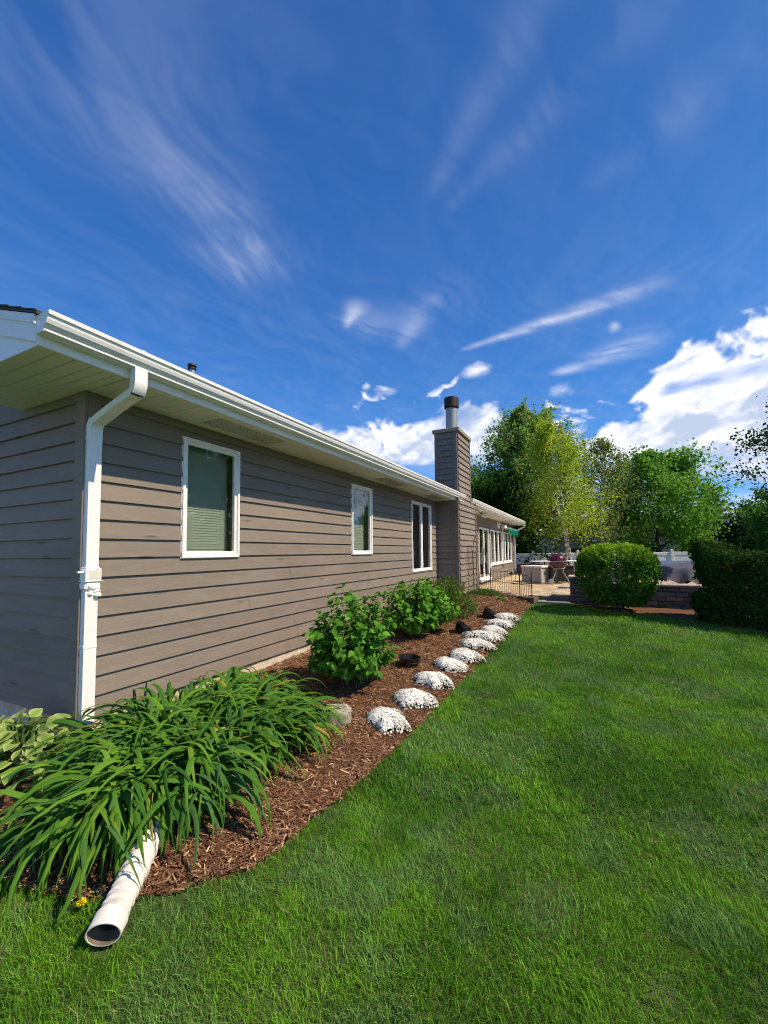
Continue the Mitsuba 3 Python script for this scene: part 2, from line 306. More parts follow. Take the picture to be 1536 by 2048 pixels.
# ------------------------------------------------------------------ the house
H = thing('ranch_house', 'long single storey house with taupe lap siding, white gutter and tall sided chimney', 'house')
WX, SB, SO, Y0, Y1, EX = -3.3, .242, 2.63, 1.72, 20.9, .1445
def board(along, s0, s1, z0, z1, base, sgn, fz0=None, over=.0265):
    """A lap siding board; along 'y': the wall faces +x at x = base; along 'x': it faces -y at y = base. fz0: the z where the full course starts."""
    fz0 = z0 if fz0 is None else fz0
    def off(z): return over - (over - .0065) * (z - fz0) / EX
    q = [(0, z0), (off(z0), z0), (off(z1), z1), (0, z1)]
    V = []
    for s in (s0, s1):
        for o, z in q: V.append((base + sgn * o, s, z) if along == 'y' else (s, base + sgn * o, z))
    F = [[0, 1, 2], [0, 2, 3], [4, 6, 5], [4, 7, 6], [0, 4, 5], [0, 5, 1], [1, 5, 6], [1, 6, 2], [2, 6, 7], [2, 7, 3]]
    return np.array(V), np.array(F)
def siding(parent, along, s0, s1, zlo, zhi, base, sgn, holes=(), joints=True, rng=RNG, over=.0265):
    k = 0
    while True:
        z0 = SB + k * EX; z1 = z0 + EX + .012; k += 1
        if z0 >= zhi - .01: break
        if z1 < zlo: continue
        z0c, z1c = max(z0, zlo), min(z1, zhi)
        cuts, segs = [], [(s0, s1, z0c, z1c)]
        for (a, b, c, d) in holes:
            new = []
            for (p, q, u, v) in segs:
                if b <= p or a >= q or d <= u + .004 or c >= v - .004: new.append((p, q, u, v)); continue
                if a > p + .02: new.append((p, a, u, v))
                if q > b + .02: new.append((b, q, u, v))
                if d < v - .02: new.append((max(a, p), min(b, q), d, v))
                if c > u + .02: new.append((max(a, p), min(b, q), u, c))
            segs = new
        fin = []
        for (p, q, u, v) in segs:
            if joints and q - p > 3.2:
                js = [p] + [p + (q - p) * t for t in ([rng.uniform(.25, .75)] if q - p < 6 else sorted([rng.uniform(.2, .45), rng.uniform(.55, .85)]))] + [q]
                fin += [(js[i], js[i + 1] - (.0025 if i < len(js) - 2 else 0), u, v) for i in range(len(js) - 1)]
            else: fin.append((p, q, u, v))
        for (p, q, u, v) in fin:
            put(parent + '__siding_board', board(along, p, q, u, v, base + sgn * rng.uniform(-.0008, .0008), sgn, z0, over), 'm_siding')
WIN = [(2.52, 3.20, 1.38, 2.49), (5.51, 6.18, 1.38, 2.49), (7.94, 9.12, .99, 2.485)]
DOOR = (13.80, 15.35, .45, 2.22)
BANK = (15.66, 20.25, .91, 2.22)
OPEN = WIN + [DOOR, BANK]
FWK = H + '__front_wall'
wall = sbox(Y0, SB, Y1, SO + .1)
for a, b, c, d in OPEN: wall = wall.difference(sbox(a + .02, c + .02, b - .02, d - .02))
put(FWK, prism(wall, WX - .05, WX, 'x'), 'm_siding')
r = np.random.default_rng(3)
siding(FWK, 'y', Y0 + .09, 9.55, SB, SO, WX, 1, WIN, rng=r)
siding(FWK, 'y', 11.14, Y1 - .09, SB, SO, WX, 1, [DOOR, BANK], rng=r)
EWK = H + '__end_wall'
put(EWK, prism(Polygon([(-13.3, SB), (-3.35, SB), (-3.35, 2.75), (-8.3, 4.5), (-13.3, 2.75)]), Y0, Y0 + .05, 'y'), 'm_siding')
siding(EWK, 'x', -13.2, -3.39, SB, SO, Y0, -1, rng=r)
for (lo, hi) in (((-3.395, Y0 - .024, SB - .01), (-3.276, Y0, SO)), ((-3.3, Y0, SB - .01), (-3.2745, Y0 + .088, SO)), ((-3.3, Y1 - .088, SB - .01), (-3.276, Y1, SO))):
    put(H + '__corner_board', box(lo, hi, .003), 'm_siding')
put(H + '__rear_wall', cat([box((-13.3, Y0 + .05, 0), (-13.25, Y1 - .05, 2.75)), prism(Polygon([(-13.3, 0), (-3.35, 0), (-3.35, 2.75), (-8.3, 4.5), (-13.3, 2.75)]), Y1 - .05, Y1, 'y')]), 'm_siding')
put(H + '__foundation', cat([box((-3.5, Y0 + .012, -.5), (WX - .004, Y1 - .012, SB + .02)), box((-13.2, Y0 + .012, -.5), (-3.5, Y0 + .3, SB + .02))]), 'm_concrete')

# eaves: soffit panels, fascia, gutter, rake
SF = H + '__soffit'
FX = -2.79
put(SF, box((WX - .1, Y0 - .5, SO + .022), (FX - .02, 21.0, SO + .03)), 'm_soffit')
def soffit(y0, y1, x0, x1, vents=()):
    y = y0; i = 0
    while y < y1 - .02:
        e = min(y + .305, y1); w = (e - .002 - y) / 3
        put(SF + '__soffit_panel', cat([box((x0, y + w * k, SO), (x1, y + w * (k + 1) - .005, SO + .012), .003) for k in range(3)]), 'm_soffit')
        y = e; i += 1
soffit(1.20, Y0, -4.2, FX - .022)
soffit(Y0, 9.55, WX - .02, FX - .022)
soffit(11.14, 20.98, WX - .02, FX - .022)
vent = []
for y0v in (2.62, 6.0, 8.3, 13.0, 17.0):
    for yy in np.arange(y0v, y0v + .9, .021):
        for xx in np.arange(-3.16, -2.90, .024): vent.append(((xx, yy), .0062))
vp = np.array([q[0] for q in vent]); tv = np.array([[-1, -1, 0], [1, -1, 0], [1, 1, 0], [-1, 1, 0]], float); n = len(vp)
put(SF + '__vent_holes', grow(tv, np.array([[0, 2, 1], [0, 3, 2]]), np.column_stack([vp, np.full(n, SO - .0015)]), np.tile([1., 0, 0], (n, 1)), np.tile([0, 1., 0], (n, 1)), np.tile([0, 0, 1.], (n, 1)), np.full(n, .0058), np.tile([.06, .055, .04], (n, 1))), 'm_paint', kind='stuff')
for (a, b) in ((1.19, 9.79), (10.66, 21.0)): put(H + '__fascia', box((FX - .02, a, SO - .004), (FX, b, SO + .19), .002), 'm_white')
def gprof():
    pts = [(FX + .001, 2.80), (FX + .001, 2.688), (FX + .070, 2.688), (FX + .076, 2.692), (FX + .076, 2.706), (FX + .086, 2.714), (FX + .100, 2.730), (FX + .108, 2.75), (FX + .112, 2.772), (FX + .122, 2.776), (FX + .124, 2.798), (FX + .108, 2.799)]
    return LineString(pts).buffer(.0016, cap_style=2, join_style=2)
GP = gprof()
cap = Polygon([(FX, 2.798), (FX, 2.686), (FX + .072, 2.686), (FX + .079, 2.71), (FX + .102, 2.73), (FX + .112, 2.77), (FX + .125, 2.776), (FX + .125, 2.798)])
for (a, b) in ((1.185, 10.02), (10.72, 20.98)):
    g = put(H + '__gutter', prism(GP, a, b, 'y'), 'm_white')
    put(g + '__end_cap', prism(cap, a - .004, a + .001, 'y'), 'm_white'); put(g + '__end_cap', prism(cap, b - .001, b + .004, 'y'), 'm_white')
SL = .333
def zr(x): return 2.80 + SL * (FX - x)
rx = -9.0
put(H + '__eave_return', prism(Polygon([(FX - .001, SO - .004), (FX - .001, 2.79), (-4.2, zr(-4.2) - .16), (-4.2, SO - .004)]), 1.192, 1.205, 'y'), 'm_white')
put(H + '__rake_board', prism(Polygon([(FX - .001, 2.795), (-8.3, zr(-8.3) - .005), (-8.3, zr(-8.3) - .165), (FX - .001, 2.64)]), 1.176, 1.191, 'y'), 'm_white')
put(H + '__rake_board', prism(Polygon([(FX - .001, 2.797), (-8.3, zr(-8.3) - .003), (-8.3, zr(-8.3) - .055), (FX - .001, 2.745)]), 1.166, 1.1755, 'y'), 'm_white')
put(H + '__rake_board', box((-13.8, 1.176, 2.62), (-13.78, 1.2, 2.8)), 'm_white')
ROOF = put(H + '__roof', prism(Polygon([(FX + .03, zr(FX + .03) + .002), (-8.3, zr(-8.3)), (-13.85, zr(-8.3) - SL * 5.55), (-13.85, zr(-8.3) - SL * 5.55 + .016), (-8.3, zr(-8.3) + .018), (FX + .03, zr(FX + .03) + .018)]), 1.165, 21.2, 'y'), 'm_paint', color=(.035, .032, .03))
r = np.random.default_rng(5)
for k in range(24):
    x1 = FX + .03 - k * .142; x0 = x1 - .17; j = r.uniform(-.008, .012); t = .008
    V = np.array([[x, y, zr(x) + .019 + (t if x == x1 else .001) * q] for y in (1.150 + j, 1.45) for x in (x0, x1) for q in (0, 1)])
    put(ROOF + '__shingle', (V, BOXF[:, ::-1]), 'm_paint', color=np.array([.05, .044, .04]) * r.uniform(.7, 1.3))
put(ROOF + '__vent_pipe', rod((-4.15, 2.68, zr(-4.15)), (-4.15, 2.68, 3.555), .042, 14), 'm_vinyl', smooth=40)
vp_ = put(ROOF + '__vent_pipe', rod((-4.5, 3.57, zr(-4.5)), (-4.5, 3.57, 3.80), .036, 14), 'm_galv', smooth=40, label='grey metal roof vent pipe with dark cap')
put(ROOF + '__vent_cap', cat([lathe([(.0, .06), (.05, .055), (.056, .03), (.05, .022), (.0, .02)], (-4.5, 3.57, 3.80), 16), lathe([(.0, .01), (.05, .008), (.052, -.008), (.036, -.012)], (-4.5, 3.57, 3.80), 16)]), 'm_paint', color=(.03, .025, .025), smooth=40)

# chimney
CK = H + '__chimney'
CF, CY0, CY1, CY2 = -2.735, 9.55, 10.63, 11.14
put(CK, cat([box((WX - .1, CY0 + .001, .05), (CF - .001, CY2 - .001, SO + .17)), box((-3.30, CY0 + .001, 2.7), (CF - .001, CY1 - .001, 4.30))]), 'm_siding')
r = np.random.default_rng(9)
siding(CK, 'x', -3.29, CF - .085, SB, SO, CY0, -1, joints=False, rng=r, over=.036)
siding(CK, 'x', -3.225, CF - .085, SO + .2, 4.30, CY0, -1, joints=False, rng=r, over=.036)
siding(CK, 'y', CY0 + .001, CY2 - .05, SB, SO - .004, CF, 1, joints=False, rng=r, over=.034)
siding(CK, 'y', CY0 + .001, CY1 - .05, SO - .004, 4.30, CF, 1, joints=False, rng=r, over=.034)
for lo, hi in (((CF - .085, CY0 - .038, SB), (CF - .0, CY0, 4.30)), ((-3.30, CY0 - .038, SO + .1), (-3.225, CY0, 4.30)), ((CF, CY1 - .05, SO), (CF + .036, CY1, 4.30)), ((CF, CY2 - .05, SB), (CF + .036, CY2, SO + .1))):
    put(CK + '__corner_board', box(lo, hi, .003), 'm_siding')
put(CK + '__chase_cap', cat([box((-3.345, CY0 - .06, 4.30), (CF + .06, CY1 + .04, 4.385), .006), box((-3.32, CY0 - .03, 4.385), (CF + .03, CY1 + .03, 4.398), .004)]), 'm_paint', color=(.30, .26, .21))
put(CK + '__flue_pipe', rod((-3.0, 10.02, 4.39), (-3.0, 10.02, 5.08), .148, 32), 'm_galv', smooth=40)
put(CK + '__flue_cap', lathe([(.15, -.02), (.165, .0), (.185, .015), (.185, .24), (.178, .26), (.0, .275)], (-3.0, 10.02, 5.04), 32), 'm_paint', color=(.022, .014, .012), smooth=40)
put(CK + '__flashing', box((CF + .038, CY0 - .02, SO - .012), (FX + .075, CY0 + .36, SO + .002)), 'm_white')

# windows
def ring(a, b, c, d, w, x0, x1):
    ws = w if isinstance(w, tuple) else (w, w, w, w)                  # left, right, bottom, top
    return cat([box((x0, a, c), (x1, a + ws[0], d), .003), box((x0, b - ws[1], c), (x1, b, d), .003), box((x0, a + ws[0], c), (x1, b - ws[1], c + ws[2]), .003), box((x0, a + ws[0], d - ws[3]), (x1, b - ws[1], d), .003)])
def window(name, y0, y1, z0, z1, lites=1, blind=None, label=None, mull=.05):
    k = fresh(H + '__' + name)
    if label: labels[k] = {'label': label}
    put(k + '__frame', ring(y0, y1, z0, z1, .028, WX - .03, WX + .036), 'm_vinyl')
    put(k + '__casing', ring(y0 - .006, y1 + .006, z0 - .006, z1 + .006, .014, WX - .01, WX + .022), 'm_vinyl')
    a = y0 + .028; L = (y1 - y0 - .056 - mull * (lites - 1)) / lites
    for i in range(lites):
        b = a + L
        put(k + '__sash', ring(a, b, z0 + .028, z1 - .028, (.030, .030, .034, .030), WX - .02, WX + .018), 'm_vinyl')
        x = WX - .004
        put(k + '__pane', (np.array([[x, a + .028, z0 + .06], [x, b - .028, z0 + .06], [x, b - .028, z1 - .056], [x, a + .028, z1 - .056]]), np.array([[0, 1, 2], [0, 2, 3]])), 'm_glass')
        if i < lites - 1: put(k + '__mullion', box((WX - .03, b + .001, z0 + .03), (WX + .028, b + mull - .001, z1 - .03), .003), 'm_vinyl')
        a = b + mull
    # the reveal and the dim room behind the glass
    R = [box((WX - .16, y0 + .015, z0 + .01), (WX - .031, y0 + .03, z1 - .01)), box((WX - .16, y1 - .03, z0 + .01), (WX - .031, y1 - .015, z1 - .01)), box((WX - .16, y0 + .03, z0 + .01), (WX - .031, y1 - .03, z0 + .03)), box((WX - .16, y0 + .03, z1 - .03), (WX - .031, y1 - .03, z1 - .01))]
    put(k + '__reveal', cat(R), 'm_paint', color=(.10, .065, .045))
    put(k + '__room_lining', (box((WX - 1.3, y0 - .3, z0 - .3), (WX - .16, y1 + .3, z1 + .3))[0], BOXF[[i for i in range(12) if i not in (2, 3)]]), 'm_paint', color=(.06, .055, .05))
    if blind:
        zb0, zb1, ya, yb = blind; S = []
        for z in np.arange(zb0, zb1, .026):
            S.append((np.array([[WX - .118, ya, z + .017], [WX - .118, yb, z + .017], [WX - .109, yb, z - .012], [WX - .109, ya, z - .012]]), np.array([[0, 1, 2], [0, 2, 3]])))
        S += [box((WX - .13, ya, zb0 - .03), (WX - .10, yb, zb0 - .014))] + [box((WX - .116, y - .001, zb0), (WX - .114, y + .001, zb1)) for y in (ya + .08, yb - .08)]
        put(k + '__blind', cat(S), 'm_paint', color=(.56, .57, .53))
    return k
window('window', *WIN[0], blind=(1.45, 2.44, 2.56, 3.16), label='large white framed window nearest the downspout, blind drawn')
window('window', *WIN[1], blind=(1.45, 2.44, 5.55, 6.14), label='narrow looking white framed window in the middle of the wall')
k3 = window('window', *WIN[2], lites=2, label='twin casement window beside the chimney')
put(k3 + '__curtain', cat([tube([(WX - .22, 8.05 + i * .045, 1.0), (WX - .22, 8.05 + i * .045, 2.48)], [.028, .024], 7) for i in range(7)]), 'm_paint', color=(.30, .30, .27))
kd = window('patio_door', *DOOR, lites=2, label='white sliding glass patio door beyond the chimney')
put(kd + '__sill', box((WX - .02, DOOR[0] - .04, .37), (WX + .09, DOOR[1] + .04, .452), .004), 'm_vinyl')
put(kd + '__handle', box((WX + .02, 14.49, 1.25), (WX + .05, 14.52, 1.5), .004), 'm_vinyl')
kb = window('window_bank', *BANK, lites=6, label='long bank of six tall white windows facing the patio', mull=.09)
put(kb + '__curtain', cat([tube([(WX - .2, 15.8 + i * .06, .95), (WX - .2, 15.8 + i * .06, 2.2)], [.03, .026], 6) for i in range(70) if (i // 9) % 2 == 0]), 'm_paint', color=(.42, .42, .40))
put(H + '__window_sill', box((WX, BANK[0] - .04, BANK[2] - .05), (WX + .06, BANK[1] + .04, BANK[2] - .007), .004), 'm_vinyl')

# downspout
DK = H + '__downspout'
def duct(P, w=.043, d=.026, seg=None):
    """A ribbed rectangular duct along P in the xz plane at y; w half width in y."""
    P = np.asarray(P, float); t = unit(np.gradient(P, axis=0)); n_ = np.stack([t[:, 2], 0 * t[:, 0], -t[:, 0]], 1)
    prof = [(-w, -d), (w, -d)] + [(w, d)] + [(w - .1 * w * i, d - (.0016 if i in (5, 10, 15) else 0)) for i in range(1, 20)] + [(-w, d)]
    K = len(prof); V = np.vstack([p + np.outer([q[0] for q in prof], [0, 1, 0]) + np.outer([q[1] for q in prof], m) for p, m in zip(P, n_)])
    i = np.arange(K); j = (i + 1) % K; F = []
    for k in range(len(P) - 1): F += [np.stack([k * K + i, k * K + j, (k + 1) * K + j], 1), np.stack([k * K + i, (k + 1) * K + j, (k + 1) * K + i], 1)]
    return V, np.vstack(F)
DY = 1.752
put(DK, duct([(-3.252, DY, .16), (-3.252, DY, 1.2), (-3.252, DY, 2.30)]), 'm_white')
def arc(c, r, a0, a1, n): return [(c[0] + r * math.cos(a), DY, c[1] + r * math.sin(a)) for a in np.linspace(a0, a1, n)]
lo = [(-3.252, DY, 2.27), (-3.252, DY, 2.31)] + arc((-3.152, 2.33), .10, math.pi, math.pi - .85, 9)
p0 = np.array(lo[-1]); dirn = unit(np.array(lo[-1]) - np.array(lo[-2])); hi = arc((-2.84, 2.60), .10, -.72, .0, 8)
hi = [(x, y, z) for x, y, z in hi] + [(-2.74, DY, 2.64), (-2.74, DY, 2.692)]
put(DK + '__elbow', duct(lo, .0445, .0275), 'm_white'); put(DK + '__elbow', duct(hi, .0445, .0275), 'm_white')
put(DK + '__offset_pipe', duct([tuple(p0 - .02 * dirn), tuple(.5 * p0 + .5 * np.array(hi[0])), hi[0]], .042, .0252), 'm_white')
put(DK + '__strap', cat([box((-3.285, DY - .046, z), (-3.2235, DY + .046, z + .025), .002) for z in (.75,)]), 'm_white')
BK = DK + '__diverter_box'
put(BK, cat([box((-3.29, DY - .054, 1.235), (-3.205, DY + .056, 1.318), .006), box((-3.288, DY - .055, 1.165), (-3.208, DY + .054, 1.226), .012), box((-3.29, DY - .058, 1.226), (-3.199, DY + .06, 1.234), .002), box((-3.285, DY - .05, 1.318), (-3.215, DY + .047, 1.330), .004)]), 'm_vinyl')
put(BK + '__side_lug', box((-3.25, DY - .092, 1.288), (-3.225, DY - .053, 1.304), .003), 'm_vinyl')
put(BK + '__label_plate', box((-3.2055, DY - .03, 1.245), (-3.2025, DY + .046, 1.305), .001), 'm_paint', color=(.66, .65, .58))
put(BK + '__slot', box((-3.2055, DY + .0, 1.309), (-3.2035, DY + .035, 1.3125)), 'm_plastic')
put(BK + '__knob', lathe([(.0, .0), (.014, .0), (.012, -.016), (.020, -.022), (.018, -.034), (.0, -.035)], (-3.228, DY - .012, 1.166), 14), 'm_vinyl', smooth=40)
put(BK + '__spout', lathe([(.016, .01), (.016, -.006), (.026, -.01), (.018, -.02), (.028, -.034), (.026, -.046), (.0, -.046)], (-3.222, DY + .036, 1.165), 16), 'm_vinyl', smooth=40)
dl = lathe([(.0, .012), (.013, .010), (.017, .0)], (0, 0, 0), 14)
put(BK + '__dial', (dl[0][:, [2, 0, 1]] + np.array([-3.209, DY - .022, 1.197]), dl[1]), 'm_vinyl', smooth=40)

# far end fittings: floodlight, wall lamp, sensor, awning, far downspout, cable
put(H + '__floodlight', cat([lathe([(.0, .0), (.05, .0), (.045, -.03), (.0, -.03)], (-3.05, 13.15, SO), 14), rod((-3.05, 13.15, SO - .03), (-2.97, 13.05, SO - .10), .012), rod((-3.05, 13.15, SO - .03), (-3.0, 13.35, SO - .10), .012)]), 'm_paint', color=(.32, .26, .18))
for c in ((-2.95, 13.02, SO - .12), (-2.98, 13.4, SO - .12)):
    put(H + '__floodlight__bulb', lathe([(.0, .07), (.03, .06), (.06, .0), (.055, -.02), (.0, -.035)], c, 14), 'm_vinyl', smooth=40)
put(H + '__sensor_box', box((-2.86, 11.2, 2.30), (-2.78, 11.26, 2.58), .008), 'm_vinyl')
put(H + '__wall_lamp', cat([box((WX, 17.0, 2.32), (WX + .10, 17.16, 2.58), .01), rod((WX + .1, 17.08, 2.5), (WX + .3, 17.0, 2.42), .02), lathe([(.0, .07), (.06, .05), (.085, -.05), (.08, -.06), (.0, -.05)], (WX + .32, 16.98, 2.38), 14)]), 'm_vinyl')
AK = H + '__awning'
put(AK, cat([box((WX + .02, 17.75, 2.36), (WX + .17, 20.95, 2.46), .02), box((WX + .18, 17.78, 2.33), (WX + .30, 20.93, 2.40), .02)]), 'm_vinyl')
yy = np.linspace(17.8, 20.92, 60); drop = .22 + .025 * np.abs(np.sin((yy - 17.8) * 2 * np.pi / .62))
VV = np.vstack([np.column_stack([WX + .30 + .008 * np.sin(yy * 17), yy, np.full(60, 2.355)]), np.column_stack([WX + .305 + .02 * np.sin(yy * 17), yy, 2.355 - drop])]); ii = np.arange(59)
put(AK + '__valance', (VV, np.vstack([np.stack([ii, ii + 1, ii + 61], 1), np.stack([ii, ii + 61, ii + 60], 1)])), 'm_petal', color=(.006, .16, .12), label='green scalloped awning valance')
put(AK + '__support_arm', cat([rod((WX + .10, 17.72, 2.36), (WX + .10, 17.72, .95), .022, 8), box((WX + .07, 17.69, .93), (WX + .13, 17.75, 1.0))]), 'm_vinyl')
put(H + '__far_downspout', cat([tube([(-2.72, 20.9, 2.70), (-2.73, 20.9, 2.60), (-2.80, 20.9, 2.53), (-3.1, 20.9, 2.38), (-3.22, 20.9, 2.30), (-3.23, 20.88, 2.2)], .045, 8), box((-3.27, 20.84, .5), (-3.19, 20.94, 2.2))]), 'm_white')
put(H + '__cable', tube([(CF + .03, CY2 - .07, 2.4), (CF + .035, CY2 - .08, 1.9), (CF + .03, CY2 - .07, .4)], .008, 5), 'm_iron')
put(H + '__outlet_box', box((WX, 15.42, .80), (WX + .06, 15.56, .93), .006), 'm_vinyl')
put(H + '__hose_tap', cat([rod((WX, 17.9, .78), (WX + .09, 17.9, .78), .02), rod((WX + .08, 17.9, .80), (WX + .08, 17.9, .70), .016)]), 'm_iron')

# ------------------------------------------------------------------ pavement, masonry, fences
def stone(lo, hi, c, rng, var=.14, bev=.012, a=0.0, cen=(0, 0, 0)):
    m = box(lo, hi, bev); V = m[0] + rng.normal(0, .0022, m[0].shape)
    return rotz((V, m[1], np.tile(np.array(c) * (1 + var * rng.normal()) * (1 + .03 * rng.normal(size=3)), (len(V), 1))), a, cen)
r = np.random.default_rng(31)
PZ = .32
PAT = Polygon([(-3.3, 11.14), (-2.72, 11.14), (-2.72, 11.42), (-1.5, 10.36), (-1.18, 10.2), (-1.12, 10.72), (.2, 10.72), (2.4, 10.35), (7.5, 9.8), (7.5, 23.2), (-3.3, 23.2)])
put('patio', cat([prism(PAT, -.3, PZ - .012, 'z')]), 'm_stone', color=(.10, .08, .055), kind='structure')
E1, E2 = .30, .30; extra = []
for j in range(42):
    for i in range(-12, 26):
        w = .30; y0 = 10.2 + j * .30; x0 = -3.45 + (i + 12) * w + (.15 if j % 2 else 0) - .15
        q = sbox(x0 + .004, y0 + .004, x0 + w - .004, y0 + .296)
        if not PAT.buffer(-.005).contains(q): continue
        m = stone((x0 + .004, y0 + .004, PZ - .03), (x0 + w - .004, y0 + .296, PZ + r.normal(0, .0015)), np.array([(.42, .33, .20), (.46, .36, .23), (.36, .29, .20)][r.integers(3)]), r, .08, .006)
        if y0 < 17.5 and x0 < 1.2: put('patio__paver', m, 'm_stone')
        elif y0 < 23: extra.append(m)
put('patio__far_pavers', cat(extra), 'm_stone', kind='stuff')
put('patio__step_tread', stone((-1.12, 10.42, .13), (-.42, 10.71, .215), (.22, .21, .19), r, .05), 'm_stone')
for k in range(3): put('patio__step_block', stone((-1.11 + k * .231, 10.712, .14), (-1.11 + k * .231 + .228, 10.78, PZ - .002), (.17, .15, .13), r), 'm_stone')
SC = (.17, .155, .135)
def masonry(name, label, cen, half, z0, courses, ch, ang, nx, capc=(.38, .34, .27), capo=.035, caph=.06, ncap=1):
    k = thing(name, label, 'wall' if nx > 2 else 'pillar'); cen = np.array(cen)
    hx, hy = half
    for c in range(courses):
        a, b = z0 + c * ch, z0 + (c + 1) * ch - .004
        off = (.5 if c % 2 else 0); L = 2 * hx / nx
        ed = [-hx] + [-hx + (i + off + (0 if off else 1)) * L + r.normal(0, L * .10) for i in range(nx - (0 if off else 1))] + [hx]
        for u, v in zip(ed[:-1], ed[1:]):
            dy = r.normal(0, .005)
            put(k + '__stone', stone((cen[0] + u + .002, cen[1] - hy + dy, a), (cen[0] + v - .002, cen[1] + hy + dy, b), SC, r, .22, .014, ang, cen), 'm_stone')
    for i in range(ncap):
        u = -hx - capo + i * 2 * (hx + capo) / ncap; v = -hx - capo + (i + 1) * 2 * (hx + capo) / ncap
        put(k + '__cap_stone', stone((cen[0] + u + .002, cen[1] - hy - capo, z0 + courses * ch), (cen[0] + v - .002, cen[1] + hy + capo, z0 + courses * ch + caph), capc, r, .08, .012, ang, cen), 'm_stone')
    return k
masonry('stone_pillar', 'square block stone pillar with pale cap between the patio step and the round bush', (-.17, 10.87, 0), (.25, .25), .10, 6, .108, .0, 2)
masonry('seat_wall', 'low dark block stone seat wall with pale caps behind the round bush', (2.0, 10.60, 0), (1.88, .16), .02, 6, .10, -.02, 13, ncap=6, caph=.05)
masonry('grill_wall', 'stone counter wall with pale top standing behind the red grill', (.40, 13.2, 0), (.70, .22), .30, 5, .115, .0, 4, ncap=2)

FEN = thing('garden_fence', 'low rusty wrought iron garden edging fence with arched panels beside the patio', 'fence')
def iron_panel(A, B, z, n, h0, h1, lead=(0, 1), post=True):
    A, B = np.array(A), np.array(B); L = np.hypot(*(B - A))
    def P(t, h): q = A + (B - A) * t; return (q[0], q[1], z + h)
    def arch(t): return h0 + (h1 - h0) * (min(1, math.sin(min(max((t - lead[0]) / (lead[1] - lead[0]), 0), 1) * math.pi) * 1.9) ** .5 if lead[1] > lead[0] else 1)
    for hh in (.10, .34): put(FEN + '__rail', rod(P(0, hh), P(1, hh), .0055, 5), 'm_iron')
    put(FEN + '__top_rail', tube([P(t, arch(t)) for t in np.linspace(0, 1, 15)], .006, 5), 'm_iron')
    for i in range(n + 1):
        t = i / n; tall = i % 2 == 0; h = arch(t) + .02 if tall else .40
        put(FEN + '__picket', cat([rod(P(t, 0), P(t, h), .0052, 5), lathe([(0, -.012), (.010, .0), (.0, .028)], P(t, h), 6)]), 'm_iron')
    if post: put(FEN + '__post', cat([rod(P(1, -.05), P(1, h1 + .08), .012, 7), lathe([(0, -.01), (.018, .006), (.0, .03)], P(1, h1 + .09), 8)]), 'm_iron')
iron_panel((-2.72, 11.38), (-2.34, 11.05), .28, 6, .38, .56)
iron_panel((-2.34, 11.05), (-1.50, 10.32), .28, 16, .50, .61)
iron_panel((-1.50, 10.32), (-1.20, 10.08), .27, 7, .36, .56, lead=(-1, 1))

TR = thing('garden_trellis', 'tall thin wrought iron trellis with arch and hoops against the chimney base', 'trellis')
tx = CF + .07
put(TR + '__arch_rod', tube([(tx, 10.60, .2), (tx, 10.58, .9), (tx, 10.56, 1.35)] + [(tx, 10.56 + .5 * (1 - math.cos(a)), 1.35 + .5 * math.sin(a)) for a in np.linspace(.1, math.pi / 2, 9)], .0065, 5), 'm_iron')
put(TR + '__upright', rod((tx, 11.06, .2), (tx, 11.06, 1.85), .0065, 5), 'm_iron')
for z in (.55, 1.0, 1.35): put(TR + '__crossbar', rod((tx, 10.58, z), (tx, 11.06, z), .0045, 5), 'm_iron')
for y in (10.0, 10.5): put(TR + '__upright', rod((tx + .01, y, .25), (tx + .01, y, 1.45), .005, 5), 'm_iron')
put(TR + '__hoop', tube([(tx + .01, 10.25 + .2 * math.cos(a), 1.25 + .32 * math.sin(a)) for a in np.linspace(0, 2 * np.pi, 26)], .0055, 5), 'm_iron')
for z in (.98, .72, .46): put(TR + '__swag', tube([(tx + .01, 10.25 + .25 * math.cos(a), z + .2 * math.sin(a)) for a in np.linspace(np.pi, 2 * np.pi, 13)], .005, 5), 'm_iron')

# white vinyl fence
def vinyl_fence(A, B, z0, z1, n, label):
    k = thing('vinyl_fence', label, 'fence'); A, B = np.array(A), np.array(B); d = (B - A) / n; L = np.hypot(*d); ang = math.atan2(d[1], d[0])
    for i in range(n + 1):
        c = A + d * i
        p = put(k + '__post', rotz(box((c[0] - .065, c[1] - .065, z0 - .3), (c[0] + .065, c[1] + .065, z1 + .07), .006), ang, (c[0], c[1], 0)), 'm_vinyl')
        put(p + '__post_cap', rotz(cat([box((c[0] - .075, c[1] - .075, z1 + .071), (c[0] + .075, c[1] + .075, z1 + .10), .006), box((c[0] - .05, c[1] - .05, z1 + .10), (c[0] + .05, c[1] + .05, z1 + .135), .02)]), ang, (c[0], c[1], 0)), 'm_vinyl')
    for i in range(n):
        c = A + d * i; a0, b0 = c[0] + .068, c[0] + L - .068
        w = (b0 - a0) / 14
        bs = [box((a0 + q * w, c[1] - .012, z0 + .05), (a0 + (q + 1) * w - .003, c[1] + .012, z1 - .14), .004) for q in range(14)]
        put(k + '__panel', rotz(cat(bs), ang, (c[0], c[1], 0)), 'm_vinyl')
        for za, zc in ((z0 + .02, z0 + .15), (z1 - .16, z1)): put(k + '__rail', rotz(box((a0, c[1] - .03, za), (b0, c[1] + .03, zc), .006), ang, (c[0], c[1], 0)), 'm_vinyl')
vinyl_fence((-9.2, 21.3), (6.0, 26.3), .20, 1.26, 7, 'white vinyl privacy fence behind the red grill')
vinyl_fence((1.9, 19.9), (5.9, 20.95), .10, .93, 2, 'low sunlit white vinyl fence behind the covered patio furniture')

